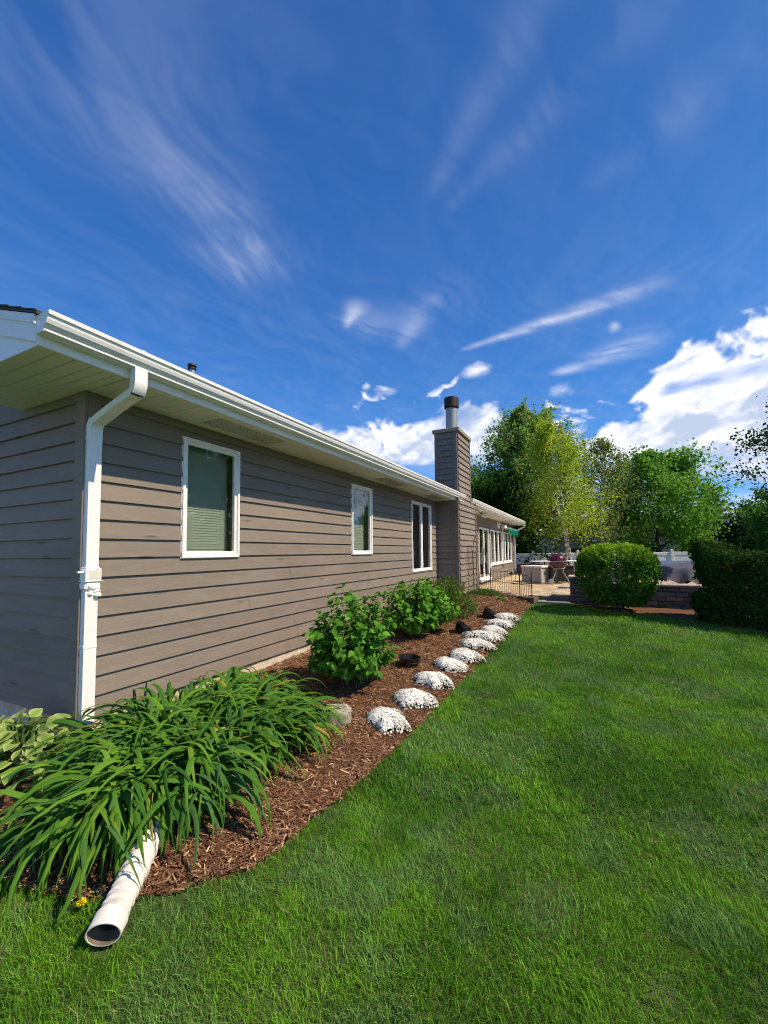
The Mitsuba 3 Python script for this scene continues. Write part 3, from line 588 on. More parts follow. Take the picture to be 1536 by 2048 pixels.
# ------------------------------------------------------------------ things on the patio
k = thing('deck_box', 'grey and white storage box with lid on the patio beside the grill', 'storage box')
bc, ba = (-1.62, 15.28, 0), -.62
put(k + '__body', rotz(tint(box((-2.04, 15.0, PZ + .01), (-1.2, 15.56, PZ + .50), .012), (.40, .39, .38)), ba, bc), 'm_paint')
put(k + '__lid', rotz(tint(box((-2.08, 14.96, PZ + .50), (-1.16, 15.60, PZ + .57), .015), (.74, .73, .70)), ba, bc), 'm_paint')
put(k + '__corner_trim', rotz(tint(cat([box((x, 14.985, PZ + .01), (x + .05, 15.035, PZ + .498), .004) for x in (-2.05, -1.24)]), (.60, .59, .57)), ba, bc), 'm_paint')
k = thing('kettle_grill', 'dark red kettle grill on silver curved legs with white side shelves', 'grill')
g = np.array([-.93, 14.55, 0])
put(k + '__bowl', lathe([(.0, .79), (.10, .80), (.20, .86), (.265, .95), (.285, 1.06), (.28, 1.065)], g, 30), 'm_gloss', color=(.065, .003, .006), smooth=40)
put(k + '__lid', lathe([(.292, 1.05), (.292, 1.07), (.27, 1.16), (.21, 1.24), (.11, 1.29), (.0, 1.30)], g, 30), 'm_gloss', color=(.065, .003, .006), smooth=40)
put(k + '__rim', lathe([(.288, 1.045), (.298, 1.05), (.298, 1.066), (.288, 1.07)], g, 30), 'm_galv', smooth=40)
put(k + '__lid_handle', cat([tube([g + (-.07, -.05, 1.275), g + (-.05, -.05, 1.335), g + (.05, -.05, 1.335), g + (.07, -.05, 1.275)], .012, 6)]), 'm_plastic')
def rr(x, y): return np.array([x * rt[0] - y * rt[1], x * rt[1] + y * rt[0], 0])
for sx in (-1, 1):
    lg = [g + rr(sx * .16, -.1) + (0, 0, .86), g + rr(sx * .12, -.14) + (0, 0, .72), g + rr(sx * .17, -.18) + (0, 0, .60), g + rr(sx * .25, -.2) + (0, 0, .48), g + rr(sx * .29, -.22) + (0, 0, PZ + (.09 if sx < 0 else .0))]
    put(k + '__leg', tube(lg, .019, 7), 'm_galv', smooth=True)
put(k + '__leg', tube([g + rr(.05, .16) + (0, 0, .86), g + rr(.06, .24) + (0, 0, .6), g + rr(.06, .27) + (0, 0, PZ)], .016, 7), 'm_galv', smooth=True)
put(k + '__side_arm', cat([tube([g + rr(-.30, -.05) + (0, 0, 1.0), g + rr(-.16, -.16) + (0, 0, .82), g + rr(.16, -.16) + (0, 0, .82), g + rr(.30, -.05) + (0, 0, 1.0)], .016, 7)]), 'm_galv')
wd = lathe([(.0, -.03), (.05, -.03), (.09, -.025), (.09, .025), (.05, .03), (.0, .03)], (0, 0, 0), 20)
wv = wd[0][:, [0, 2, 1]] @ np.array([[rt[0], rt[1], 0], [-rt[1], rt[0], 0], [0, 0, 1]])
put(k + '__wheel', (wv + g + rr(-.30, -.24) + (0, 0, PZ + .09), wd[1]), 'm_paint', color=(.30, .28, .27), smooth=40)
for s in (-1, 1):
    c = g + rr(s * .56, 0); put(k + '__side_shelf', rotz(box((c[0] - .27, c[1] - .2, 1.045), (c[0] + .27, c[1] + .2, 1.07), .01), YAW, c), 'm_vinyl')
k = thing('grill_cart', 'dark brown covered grill cart standing behind the kettle grill', 'cart')
c = np.array([-.92, 15.35, 0]); put(k + '__cabinet', rotz(tint(box((c[0] - .40, c[1] - .25, PZ + .05), (c[0] + .40, c[1] + .25, .86), .02), (.020, .014, .011)), YAW, c), 'm_paint')
put(k + '__top', rotz(tint(box((c[0] - .43, c[1] - .28, .86), (c[0] + .43, c[1] + .28, .89), .008), (.05, .04, .035)), YAW, c), 'm_paint')
for s in (-.36, .36): put(k + '__foot', rotz(tint(box((c[0] + s - .03, c[1] - .23, PZ), (c[0] + s + .03, c[1] + .2, PZ + .05)), (.02, .015, .012)), YAW, c), 'm_paint')
k = thing('firewood_rack', 'small stack of split firewood between the storage box and the grill', 'firewood')
r = np.random.default_rng(12)
for i in range(4):
    for j in range(4):
        a = np.array([-1.28 + j * .095 + (i % 2) * .04, 15.15 + j * .05, PZ + .06 + i * .105]); b = a + rr(.0, .36)
        put(k + '__log', tube([a, b], r.uniform(.042, .055), 7), 'm_bark')
k = thing('planter_box', 'low dark brown wooden planter at the far corner of the house', 'planter')
put(k + '__side', cat([box((-2.95, 19.6, PZ), (-1.9, 19.66, .78), .004), box((-2.95, 20.4, PZ), (-1.9, 20.46, .78), .004), box((-2.95, 19.66, PZ), (-2.89, 20.4, .78)), box((-1.96, 19.66, PZ), (-1.9, 20.4, .78))]), 'm_paint', color=(.045, .022, .016))
put(k + '__soil', box((-2.89, 19.66, PZ), (-1.96, 20.4, .72)), 'm_mulch')
k = thing('patio_table', 'low table with a pale top behind the storage box', 'table')
put(k + '__tabletop', rotz(box((-1.5, 16.3, 1.0), (-.4, 17.0, 1.035), .006), YAW, (-1, 16.6, 0)), 'm_vinyl')
for sx in (-1.4, -.5):
    for sy in (16.38, 16.92): put(k + '__leg', rotz(box((sx - .02, sy - .02, PZ), (sx + .02, sy + .02, 1.0)), YAW, (-1, 16.6, 0)), 'm_iron')
# covered furniture: a tarpaulin draped over a table and chairs
k = thing('furniture_cover', 'dark grey tarpaulin draped over patio furniture behind the seat wall', 'cover')
nu, nv = 56, 40; U, Vv = np.meshgrid(np.linspace(-1, 1, nu), np.linspace(-1, 1, nv), indexing='ij')
rad = np.maximum(np.abs(U), np.abs(Vv)); el = np.clip((rad - .66) / .34, 0, 1)
hgt = 1.08 - .17 * np.clip(.35 - U, 0, 2) ** 1.2 * (1 - el) - .1 * np.clip(U - .35, 0, 1) - .1 * (Vv ** 2) * (1 - el) - (.72 - .14 * np.clip(.35 - U, 0, 1.35)) * el ** 1.15
fold = .06 * np.sin(7 * np.arctan2(Vv, U) * 2.0 + 2 * U) * el + .03 * (meshkit.fbm(np.stack([U * 3, Vv * 3, 0 * U], -1), 3, 4) - .5)
sq = .66 / np.maximum(rad, .66); sc = (1 - el * .12) * np.where(rad > .66, sq * (1 + .32 * el), 1) / .66 * .66
X = U * sc * 1.35 * (1 + fold); Y = Vv * sc * .95 * (1 + fold)
i = np.arange(nu * nv).reshape(nu, nv); a, b, c_, d = (q.ravel() for q in (i[:-1, :-1], i[1:, :-1], i[1:, 1:], i[:-1, 1:]))
tarp = rotz((np.stack([X.ravel() + 2.75, Y.ravel() + 14.0, (hgt + fold).ravel() + .04], 1), np.vstack([np.stack([a, b, c_], 1), np.stack([a, c_, d], 1)])), .2, (2.75, 14.0, 0))
put(k + '__tarpaulin', tarp, 'm_paint', color=(.085, .085, .10), smooth=True)
put(k + '__chair_frame', cat([rod((1.62, 13.3, PZ), (1.66, 13.4, .72), .016), rod((1.52, 13.9, PZ), (1.58, 13.9, .70), .016), tube([(1.66, 13.4, .72), (1.7, 13.6, .76), (1.58, 13.9, .70)], .016)]), 'm_galv')

# ------------------------------------------------------------------ buildings beyond the fence
k = thing('garden_shed', 'small cream barn shed with a dark gambrel roof behind the birch', 'shed')
gam = [(-1.35, .0), (-1.35, 1.55), (-.95, 2.25), (0, 2.7), (.95, 2.25), (1.35, 1.55), (1.35, .0)]
sc_ = (-.95, 35.0)
put(k + '__wall', rotz(prism(Polygon([(sc_[0] + p, q) for p, q in gam]), sc_[1], sc_[1] + 3.0, 'y'), YAW * .6, sc_ + (0,)), 'm_paint', color=(.50, .47, .40))
rf = LineString([(sc_[0] - 1.5, 1.42), (sc_[0] - 1.02, 2.32), (sc_[0], 2.80), (sc_[0] + 1.02, 2.32), (sc_[0] + 1.5, 1.42)]).buffer(.05, cap_style=2, join_style=2)
put(k + '__roof', rotz(prism(rf, sc_[1] - .15, sc_[1] + 3.15, 'y'), YAW * .6, sc_ + (0,)), 'm_paint', color=(.03, .03, .035))
put(k + '__door', rotz(tint(box((sc_[0] - .5, sc_[1] - .03, .05), (sc_[0] + .5, sc_[1] - .002, 1.5), .004), (.06, .055, .05)), YAW * .6, sc_ + (0,)), 'm_paint')
k = thing('neighbour_house', 'tan neighbouring house half hidden behind the birches', 'house')
nc = (.6, 50.0, 0)
put(k + '__wall', rotz(box((-4, 50, -.2), (9, 57, 3.1)), .25, nc), 'm_paint', color=(.36, .30, .22))
put(k + '__roof', rotz(prism(Polygon([(-4.5, 3.1), (9.5, 3.1), (6.5, 5.0), (-1.5, 5.0)]), 49.6, 57.4, 'y'), .25, nc), 'm_paint', color=(.07, .065, .06))
for wx in (-2.4, .2, 2.8, 5.4):
    w_ = put(k + '__window', rotz(box((wx, 49.94, 1.1), (wx + 1.1, 49.998, 2.4)), .25, nc), 'm_vinyl'); put(w_ + '__pane', rotz(tint(box((wx + .08, 49.93, 1.18), (wx + 1.02, 49.939, 2.32)), (.03, .035, .04)), .25, nc), 'm_gloss')

# ------------------------------------------------------------------ plants
LEAF2 = (np.array([[0, 0, 0], [.5, .45, .10], [0, 1, -.05], [-.5, .45, .10]], float), np.array([[0, 1, 2], [0, 2, 3]]))
def ovate(nl=5, fold=.16, droop=.22, w=.5):
    """A broad leaf: three columns, nl rows; the tip at y = 1."""
    V, F = [], []
    for i in range(nl + 1):
        t = i / nl; hw = w * (math.sin(math.pi * min(t, 1) ** .75) ** .85 if 0 < t < 1 else 0.0) + (.012 if t == 0 else 0)
        z = -droop * t * t
        V += [(-hw, t, z + fold * hw), (0, t, z), (hw, t, z + fold * hw)]
    for i in range(nl):
        a = 3 * i; b = a + 3
        F += [(a, a + 1, b + 1), (a, b + 1, b), (a + 1, a + 2, b + 2), (a + 1, b + 2, b + 1)]
    return np.array(V, float), np.array(F)
CAM = EYE
def ribbon(base, az, L, th0, bend, w0, rng, ground=None, K=11, lift=.35):
    """Arching strap leaves, two-sided keeled ribbons. All arguments (N,)."""
    n = len(az); t = np.linspace(0, 1, K)
    th = th0[:, None] - bend[:, None] * t ** 1.25
    sl = L[:, None] / (K - 1)
    dr_, dz = np.cos(th) * sl, np.sin(th) * sl
    R = np.concatenate([np.zeros((n, 1)), np.cumsum(dr_[:, :-1], 1)], 1); Zz = np.concatenate([np.zeros((n, 1)), np.cumsum(dz[:, :-1], 1)], 1)
    sw = rng.normal(0, .18, n)[:, None] * t ** 2
    A = az[:, None] + sw
    P = base[:, None] + np.stack([R * np.cos(A), R * np.sin(A), Zz], -1)
    if ground is not None: P[..., 2] = np.maximum(P[..., 2], ground(P[..., 0].ravel(), P[..., 1].ravel()).reshape(n, K) + .015)
    tw = rng.normal(0, .5, n)[:, None] * t
    side = np.stack([-np.sin(A), np.cos(A), 0 * A], -1); tan = unit(np.gradient(P, axis=1)); nor = np.cross(side, tan)
    side = side * np.cos(tw)[..., None] + nor * np.sin(tw)[..., None]; nor = np.cross(side, tan)
    w = w0[:, None] * np.clip(.55 + 1.5 * t, 0, 1) * np.clip((1 - t ** 2.6), 0.0, 1)
    keel = lift * w
    V = np.stack([P - side * w[..., None] + nor * keel[..., None], P, P, P + side * w[..., None] + nor * keel[..., None]], 2)   # n,K,4,3
    F = []
    for i in range(K - 1):
        a, b = 4 * i, 4 * i + 4
        F += [(a, a + 1, b + 1), (a, b + 1, b), (a + 2, a + 3, b + 3), (a + 2, b + 3, b + 2)]
    return V.reshape(n, -1, 3), np.array(F), P
def split_leaves(key, V, F, C, m, nparts, score, smooth=False, name='leaf', rest='foliage'):
    """The nparts leaves of the highest score as parts, the others as one part of kind stuff. V (n,k,3), C (n,k,3) or (n,3)."""
    C = np.repeat(C[:, None], V.shape[1], 1) if C.ndim == 2 else C
    o = np.argsort(-score); near, far = o[:nparts], o[nparts:]
    for i in near: put(f'{key}__{name}', (V[i], F, C[i]), m, smooth=smooth)
    if len(far): put(f'{key}__{rest}', (V[far].reshape(-1, 3), (F[None] + (np.arange(len(far)) * V.shape[1])[:, None, None]).reshape(-1, 3), C[far].reshape(-1, 3)), m, smooth=smooth, kind='stuff')

# daylilies
k = thing('daylily', 'large sprawling clump of arching strap leaves over the pipe at the house corner', 'daylily')
r = np.random.default_rng(41)
CR = np.array([(-2.60, 1.64), (-2.38, 1.44), (-2.12, 1.42), (-2.74, 1.88), (-2.45, 1.72), (-2.12, 1.78), (-2.78, 2.1), (-2.42, 2.12), (-2.1, 2.1), (-2.65, 2.45), (-2.3, 2.45), (-2.02, 2.38), (-2.85, 2.7), (-2.5, 2.72), (-2.2, 1.28), (-1.98, 1.62)])
N = 1650
ci = r.integers(0, len(CR), N); cen = CR[ci] + r.normal(0, .085, (N, 2))
outw = cen - np.array([-2.42, 1.95]); a0 = np.arctan2(outw[:, 1], outw[:, 0]); wgt = np.clip(np.hypot(*outw.T) / .7, 0, 1)
az = np.where(r.random(N) < .35 + .4 * wgt, a0 + r.normal(0, .75, N), r.uniform(0, 2 * np.pi, N))
Lf = r.uniform(.50, .80, N) * r.choice([1, .8], N); th0 = np.radians(r.normal(74, 11, N)); bend = np.radians(r.normal(176, 18, N))
Lf *= 1 - .22 * np.clip((cen[:, 1] - 2.0) / .6, 0, 1)
base = np.column_stack([cen, zb(cen[:, 0], cen[:, 1])])
V, F, P = ribbon(base, az, Lf, th0, bend, r.uniform(.0135, .0225, N), r, ground=zb)
tone = np.array([(.085, .215, .028), (.058, .165, .030), (.12, .26, .030), (.07, .17, .05), (.17, .31, .04), (.34, .30, .06)])[r.choice(6, N, p=[.34, .27, .21, .11, .05, .02])] * r.uniform(.8, 1.2, (N, 1))
mid = P.mean(1); sc = -np.linalg.norm(mid - CAM, axis=1) + 1.2 * mid[:, 2] + r.normal(0, .15, N)
split_leaves(k, V, F, tone, 'm_leaf', 295, sc, smooth=True)

# hosta with cream edges
k = thing('hosta', 'variegated hosta with cream edged green leaves at the shaded house corner', 'hosta')
r = np.random.default_rng(43); N = 150
hb = np.array([-3.22, 1.36]); ang = r.uniform(0, 2 * np.pi, N); rad = .36 * np.sqrt(r.random(N))
pos = np.column_stack([hb + np.stack([np.cos(ang), np.sin(ang)], 1) * rad[:, None] * np.array([1.25, .75]), np.full(N, .14)]); pos[:, 2] += .21 - .36 * rad + r.uniform(-.06, .08, N)
tv = []; cols = []; nl = 7
for i in range(nl + 1):
    t = i / nl; hw = .40 * math.sin(math.pi * t ** .7) ** .8 if 0 < t < 1 else .01
    for u in (-1, -.62, 0, .62, 1): tv.append((u * hw, t, -.25 * t * t + .25 * hw * abs(u) + .02 * math.sin(9 * t + u * 2) * abs(u)))
tv = np.array(tv); F = []
for i in range(nl):
    for j in range(4): a = 5 * i + j; F += [(a, a + 1, a + 6), (a, a + 6, a + 5)]
F = np.array(F); edge = np.tile([1, .35, 0, .35, 1.], nl + 1); edge[:5] = .3; edge[-5:] = 1
Yd = np.stack([np.cos(ang), np.sin(ang), .35 * r.normal(size=N) + .35 - 1.0 * rad], 1); X, Y, Z = frames(Yd, r, roll=.42)
G = np.array([.16, .30, .06]) * r.uniform(.8, 1.25, (N, 1)); Ce = np.array([.52, .56, .22]) * r.uniform(.85, 1.1, (N, 1))
C = G[:, None] * (1 - edge[None, :, None]) + Ce[:, None] * edge[None, :, None]
V = grow(tv, F, pos, X, Y, Z, r.uniform(.07, .11, N), C)[0].reshape(N, -1, 3)
for i in range(N): put(k + '__leaf', (V[i], F, C[i]), 'm_leaf', smooth=True)
put(k + '__stalks', cat([tube([(hb[0], hb[1], .1), tuple((np.array([hb[0], hb[1], .2]) + p) / 2), tuple(p)], .005, 4) for p in pos]), 'm_leaf', color=(.10, .20, .05), kind='stuff')

# broad leaved shrubs
def shrub(label, c, R, z0, nsh, leaf, nparts, seed, group=None, tones=((.055, .16, .018), (.075, .20, .022), (.045, .13, .018), (.10, .24, .03))):
    k = thing('hydrangea_shrub', label, 'shrub', group); r = np.random.default_rng(seed); c = np.array([c[0], c[1], z0]); R = np.array(R)
    d = unit(r.normal(size=(nsh, 3))); d[:, 2] = np.abs(d[:, 2]) * 1.35 - .55; d = unit(d)
    lum = .82 + .36 * meshkit.noise(d * 2.1 + seed, 3)
    tip = c + np.array([0, 0, R[2] * .98]) + d * R * lum[:, None] * r.uniform(.8, 1.05, (nsh, 1)); tip[:, 2] = np.maximum(tip[:, 2], z0 + .06)
    st = []; P, D = [], []
    for t_ in tip:
        b = c + np.array([*(r.normal(0, .06, 2)), 0]); m = b * .45 + t_ * .55 + np.array([0, 0, .10 * R[2]]) + r.normal(0, .02, 3)
        q = np.array([b, (b + m) / 2 + [0, 0, .03], m, (m + t_) / 2 + [0, 0, .02], t_]); st.append(tube(q, [.0055, .005, .004, .003, .002], 4))
        for s in np.linspace(.42, 1, 6):
            i = min(int(s * 4), 3); f = s * 4 - i; p = q[i] * (1 - f) + q[i + 1] * f; tn = unit(q[i + 1] - q[i]); a = r.uniform(0, 2 * np.pi)
            u = unit(np.cross(tn, r.normal(size=3))); 
            for sgn in (1, -1): P.append(p); D.append(unit(u * sgn + tn * r.uniform(.15, .7) + unit(p - c - [0, 0, R[2] * .7]) * .45 + [0, 0, r.normal(-.05, .2)]))
    P, D = np.array(P), np.array(D); n = len(P)
    outn = unit(P - c - np.array([0, 0, R[2] * .7])); X, Y, Z = frames(D, r, upv=np.array([.1, 0, .75]) + outn * .7, roll=.28)
    tv, F = ovate(5, .28, .30, .37); S = leaf * r.uniform(.62, 1.15, n); Sx = np.stack([S * r.uniform(.95, 1.15, n), S, S], 1)
    C = np.array(tones)[r.choice(len(tones), n, p=[.42, .26, .22, .10])] * 1.5 * r.uniform(.85, 1.15, (n, 1))
    V = grow(tv, F, P, X, Y, Z, Sx, C)[0].reshape(n, -1, 3)
    put(k + '__stems', cat(st), 'm_paint', color=(.10, .085, .05), kind='stuff')
    split_leaves(k, V, F, C, 'm_leaf', nparts, -np.linalg.norm(P - CAM, axis=1) + .25 * ((P - c) @ np.array([.5, -.6, .6])), smooth=True)
    return k
shrub('nearer broad leaved green shrub, between the strap leaves and the upright black pot', (-2.15, 3.62), (.43, .43, .47), .07, 170, .078, 292, 51)
shrub('farther broad leaved green shrub, between the upright pot and the reddish herb', (-2.38, 5.95), (.55, .68, .46), .10, 215, .078, 280, 52)

def herb(name, label, cat_, c, R, z0, n, leaf, seed, tones, flowers=None, up_=.5):
    k = thing(name, label, cat_); r = np.random.default_rng(seed); c = np.array([c[0], c[1], z0]); R = np.array(R)
    ns = max(12, n // 14); d = unit(r.normal(size=(ns, 3))); d[:, 2] = np.abs(d[:, 2]); tip = c + d * R * r.uniform(.65, 1.08, (ns, 1)); b = c + (tip - c) * np.array([.45, .45, 0])
    b[:, 2] = zb(b[:, 0], b[:, 1]); st = [tube([b[i], b[i] * .4 + tip[i] * .6 + [0, 0, .04], tip[i]], [.003, .0025, .0015], 3) for i in range(ns)]
    i = r.integers(0, ns, n); t = r.uniform(.15, 1, n)[:, None] ** .8; P = b[i] * (1 - t) + tip[i] * t + r.normal(0, .022, (n, 3)); P[:, 2] = np.maximum(P[:, 2], zb(P[:, 0], P[:, 1]) + .01)
    D = unit(r.normal(size=(n, 3)) * .8 + (P - c) * 1.2 + [0, 0, up_]); X, Y, Z = frames(D, r, roll=.5)
    S = leaf * r.uniform(.6, 1.25, n); C = np.array(tones)[r.integers(0, len(tones), n)] * 1.5 * r.uniform(.75, 1.25, (n, 1))
    put(k + '__stems', cat(st), 'm_paint', color=(.09, .08, .04), kind='stuff'); put(k + '__leaves', grow(*LEAF2, P, X, Y, Z, np.stack([S * .8, S, S], 1), C), 'm_leaf', kind='stuff')
    if flowers:
        m, col, s = flowers; j = r.integers(0, ns, m); Pf = tip[j] + r.normal(0, .03, (m, 3)); X, Y, Z = frames(r.normal(size=(m, 3)), r)
        put(k + '__flowers', grow(*LEAF2, Pf, X, Y, Z, np.full(m, s), np.array(col) * r.uniform(.7, 1.3, (m, 1))), 'm_petal', kind='stuff')
GH = ((.06, .15, .022), (.085, .18, .028), (.07, .13, .022), (.12, .16, .03))
herb('flowering_herb', 'loose bushy herb with reddish tips between the second shrub and the chimney', 'plant', (-2.50, 7.75), (.58, 1.25, .70), .18, 9500, .050, 61, GH + ((.13, .07, .04),), (90, (.20, .07, .13), .018))
herb('columbine', 'upright plant with purple blossoms close to the chimney wall', 'plant', (-2.98, 8.85), (.28, .45, .72), .2, 1700, .042, 62, GH, (110, (.30, .06, .25), .030))
herb('ground_cover_plant', 'low leafy green plant at the foot of the iron garden fence', 'plant', (-2.35, 10.35), (.42, .50, .24), .26, 1900, .034, 63, ((.05, .13, .02), (.07, .17, .03), (.04, .10, .02)))
herb('seedling', 'small bright green tuft alone in the mulch near the iron fence', 'plant', (-1.84, 9.72), (.13, .13, .15), .2, 260, .034, 64, ((.06, .18, .02), (.08, .22, .03)))

# candytuft cushions
IB = [(-1.45, 2.99, .205, .135), (-1.44, 3.49, .20, .15), (-1.45, 4.02, .215, .15), (-1.46, 4.58, .225, .15), (-1.41, 5.03, .235, .14), (-1.43, 5.64, .25, .15), (-1.45, 6.10, .30, .16), (-1.38, 6.58, .22, .16), (-1.38, 7.22, .27, .17), (-1.37, 7.80, .25, .18)]
ORD = ['nearest the camera, alone beside the grey rock', 'second from the grey rock', 'third from the grey rock', 'fourth from the grey rock, across from the upright pot', 'fifth from the grey rock, before the wide one', 'sixth from the grey rock, touching the first tipped pot', 'seventh from the grey rock, wide and touching its neighbour', 'eighth from the grey rock, narrow', 'ninth from the grey rock, by the second tipped pot', 'last of the row, nearest the patio']
for q, (x, y, ra, rb) in enumerate(IB):
    k = thing('candytuft', 'white flowering cushion, ' + ORD[q], 'flower cushion', 'white flower cushions along the lawn edge'); r = np.random.default_rng(70 + q)
    n = 2300 if q < 4 else 1900; z0 = float(zb(np.array([x]), np.array([y]))[0]); hgt = .092 + .016 * r.random(); yaw = -.25 + .2 * r.normal()
    u = r.uniform(0, 2 * np.pi, n); w = np.sqrt(r.random(n)) * r.uniform(.93, 1.07, n)
    lob = 1 + .27 * (meshkit.noise(np.stack([np.cos(u) * 1.9 + q, np.sin(u) * 1.9, u * 0], -1), 5) - .5) * 2
    px, py = ra * w * np.cos(u) * lob, rb * w * np.sin(u) * lob
    pz = hgt * np.clip(1 - w ** 2.3, 0, 1) ** .62 * (1 + .25 * (meshkit.noise(np.stack([px * 14, py * 14, px * 0 + q], -1), 2) - .5)) + .010 + r.normal(0, .0035, n)
    Pn = np.stack([px * math.cos(yaw) - py * math.sin(yaw) + x, px * math.sin(yaw) + py * math.cos(yaw) + y, z0 + pz], 1)
    nor = unit(np.stack([px / ra * 1.1, py / rb * 1.1, .35 + 1 - w], 1) + r.normal(0, .17, (n, 3)) + np.array([.22, 0, .2]))
    ym = unit(np.cross(nor, r.normal(size=(n, 3)))); xm = np.cross(ym, nor)
    aa = np.arange(10) * 2 * np.pi / 10; tv = np.vstack([[0, 0, .08]] + [[math.cos(a) * (1 if i % 2 else .62), math.sin(a) * (1 if i % 2 else .62), 0 if i % 2 else .04] for i, a in enumerate(aa)]); tf = np.array([[0, i + 1, (i + 1) % 10 + 1] for i in range(10)])
    C = np.array([.92, .92, .90]) * r.uniform(.92, 1.02, (n, 1)); vc = np.repeat(C[:, None], 11, 1); vc[:, 0] = vc[:, 0] * .7 + np.array([.45, .50, .20]) * .3
    put(k + '__blossoms', grow(tv, tf, Pn, xm, ym, nor, r.uniform(.0068, .0112, n), vc), 'm_petal', kind='stuff')
    m = 1500; j = r.integers(0, n, m); Pl = Pn[j] + r.normal(0, .008, (m, 3)); Pl[:, 2] = z0 + (Pl[:, 2] - z0) * r.uniform(.05, .90, m); X, Y, Z = frames(r.normal(size=(m, 3)) + [0, 0, .7] + (Pl - [x, y, z0]) * 4, r)
    put(k + '__leaves', grow(*LEAF2, Pl, X, Y, Z, np.stack([np.full(m, .006), np.full(m, .024), np.full(m, .02)], 1), np.array([.035, .085, .02]) * r.uniform(.6, 1.4, (m, 1))), 'm_leaf', kind='stuff')

# pots, rock, pipe, dandelion
def pot(label, c, tilt, az, s=1.0, sink=.0, deep=1.0):
    k = thing('plant_pot', label, 'plant pot', 'black plastic pots in the mulch'); z0 = float(zb(np.array([c[0]]), np.array([c[1]]))[0])
    R = trimesh.transformations.rotation_matrix(tilt, (-math.sin(az), math.cos(az), 0))[:3, :3]
    def tf(m): return m[0] @ R.T * 1.0 + np.array([c[0], c[1], z0 - sink]), m[1]
    h = .115 * deep
    put(k + '__body', tf(lathe([(.0, .002), (.088 * s, .0), (.092 * s, .01), (.108 * s, h * .6), (.112 * s, h * .72), (.116 * s, h), (.110 * s, h), (.104 * s, h * .7), (.086 * s, .012), (.0, .012)], n=30)), 'm_plastic', smooth=35)
    put(k + '__rim', tf(lathe([(.112 * s, h * .86), (.122 * s, h * .88), (.124 * s, h * 1.02), (.110 * s, h * 1.02)], n=30)), 'm_plastic', smooth=35)
    put(k + '__ridge', tf(lathe([(.106 * s, h * .48), (.115 * s, h * .52), (.115 * s, h * .60), (.108 * s, h * .64)], n=30)), 'm_plastic', smooth=35)
pot('black plastic pot standing upright beside the sunny shrub', (-1.88, 4.42), .06, .5, 1.05, sink=.012)
pot('black plastic pot tipped over, nearer of the two tipped ones', (-1.80, 6.28), .70, .2, 1.35, sink=.01, deep=1.1)
pot('black plastic pot tipped over, farther of the two tipped ones', (-1.70, 7.72), .70, .15, 1.45, sink=.01, deep=1.15)
ic = trimesh.creation.icosphere(4, 1.0); v = np.array(ic.vertices); v = np.sign(v) * np.abs(v) ** .55
v = v * (1 + .30 * (meshkit.fbm(v * 1.1 + 5, 4, 9)[:, None] - .5)) * [.13, .10, .085]
put('garden_rock', rotz((v + [-1.86, 2.86, .10], np.array(ic.faces)), .5, (-1.86, 2.86, 0)), 'm_rock', smooth=30)
labels['garden_rock'] = {'label': 'speckled grey granite rock in the mulch at the edge of the strap leaves', 'category': 'rock'}
k = thing('drain_pipe', 'white corrugated downspout extension pipe lying from the leaves onto the lawn', 'drain pipe')
A, B = np.array([-2.05, 1.56, .17]), np.array([-1.60, .945, .070]); Lp = np.linalg.norm(B - A)
def pipe_piece(s0, s1, rad, per, amp, n=36, thick=.004, cut=0.0, ph=0.0, squash=1.0):
    K = int((s1 - s0) / .0036) + 2; s = np.linspace(s0, s1, K); d = (B - A) / Lp
    e1 = unit(np.cross(d, [0, 0, 1])); e2 = np.cross(e1, d); a = np.arange(n) * 2 * np.pi / n; V = []
    sag = lambda q: np.array([0, 0, -.012 * math.sin(math.pi * np.clip(q / Lp, 0, 1))])
    for side in (1, -1):
        for q in (s if side > 0 else s[::-1]):
            rr_ = rad + (amp * ((q / per + a / (2 * np.pi) + ph) % 1.0) ** .8 if amp else 0) - (0 if side > 0 else thick)
            sh = cut * np.sin(a) * ((q - s0) / (s1 - s0)) ** 2 if cut else 0
            V.append(A + np.outer(q - sh + 0 * a, d) + sag(q) + (rr_ * np.cos(a))[:, None] * e1 + (rr_ * (1 + (squash - 1) * np.clip((q - s0) / (s1 - s0), 0, 1)) * np.sin(a))[:, None] * e2)
    m = len(V); V = np.vstack(V); i = np.arange(n); j = (i + 1) % n; F = []
    for q in range(m): b_ = (q + 1) % m; F += [np.stack([q * n + i, q * n + j, b_ * n + j], 1), np.stack([q * n + i, b_ * n + j, b_ * n + i], 1)]
    return V, np.vstack(F)
put(k + '__corrugated_tube', pipe_piece(.0, Lp - .040, .0465, .040, .0095, squash=.93), 'm_pipe', smooth=True)
put(k + '__coupling_ring', pipe_piece(Lp * .66, Lp * .66 + .016, .0575, 1, 0), 'm_pipe', smooth=40)
put(k + '__end_cuff', pipe_piece(Lp - .05, Lp + .01, .0590, 1, 0, cut=-.004, squash=.82), 'm_pipe', smooth=40)
dp = (B - A) / Lp; e2p = np.cross(np.cross(dp, [0, 0, 1.0]), dp); e2p /= np.linalg.norm(e2p)
lv, lf = tube([A + dp * (Lp - .040), A + dp * (Lp - .015), A + dp * (Lp + .006)], [.041, .050, .0546], 36, caps=False)
hgt_ = (lv - A) @ e2p; put(k + '__inner_wall', (lv - np.outer(hgt_ * np.repeat([.05, .11, .18], 36), e2p), lf), 'm_paint', smooth=True, color=(.16, .12, .085))
put(k + '__inner_wall', pipe_piece(Lp - .40, Lp - .036, .0415, 1, 0, thick=.0005, squash=.94), 'm_paint', smooth=40, color=(.10, .075, .055))
put(k + '__screen_patch', cat([pipe_piece(.10 + i * .026, .112 + i * .026, .0556, 1, 0) for i in range(3)]), 'm_galv', smooth=40, label='grey checkered band on the pipe')
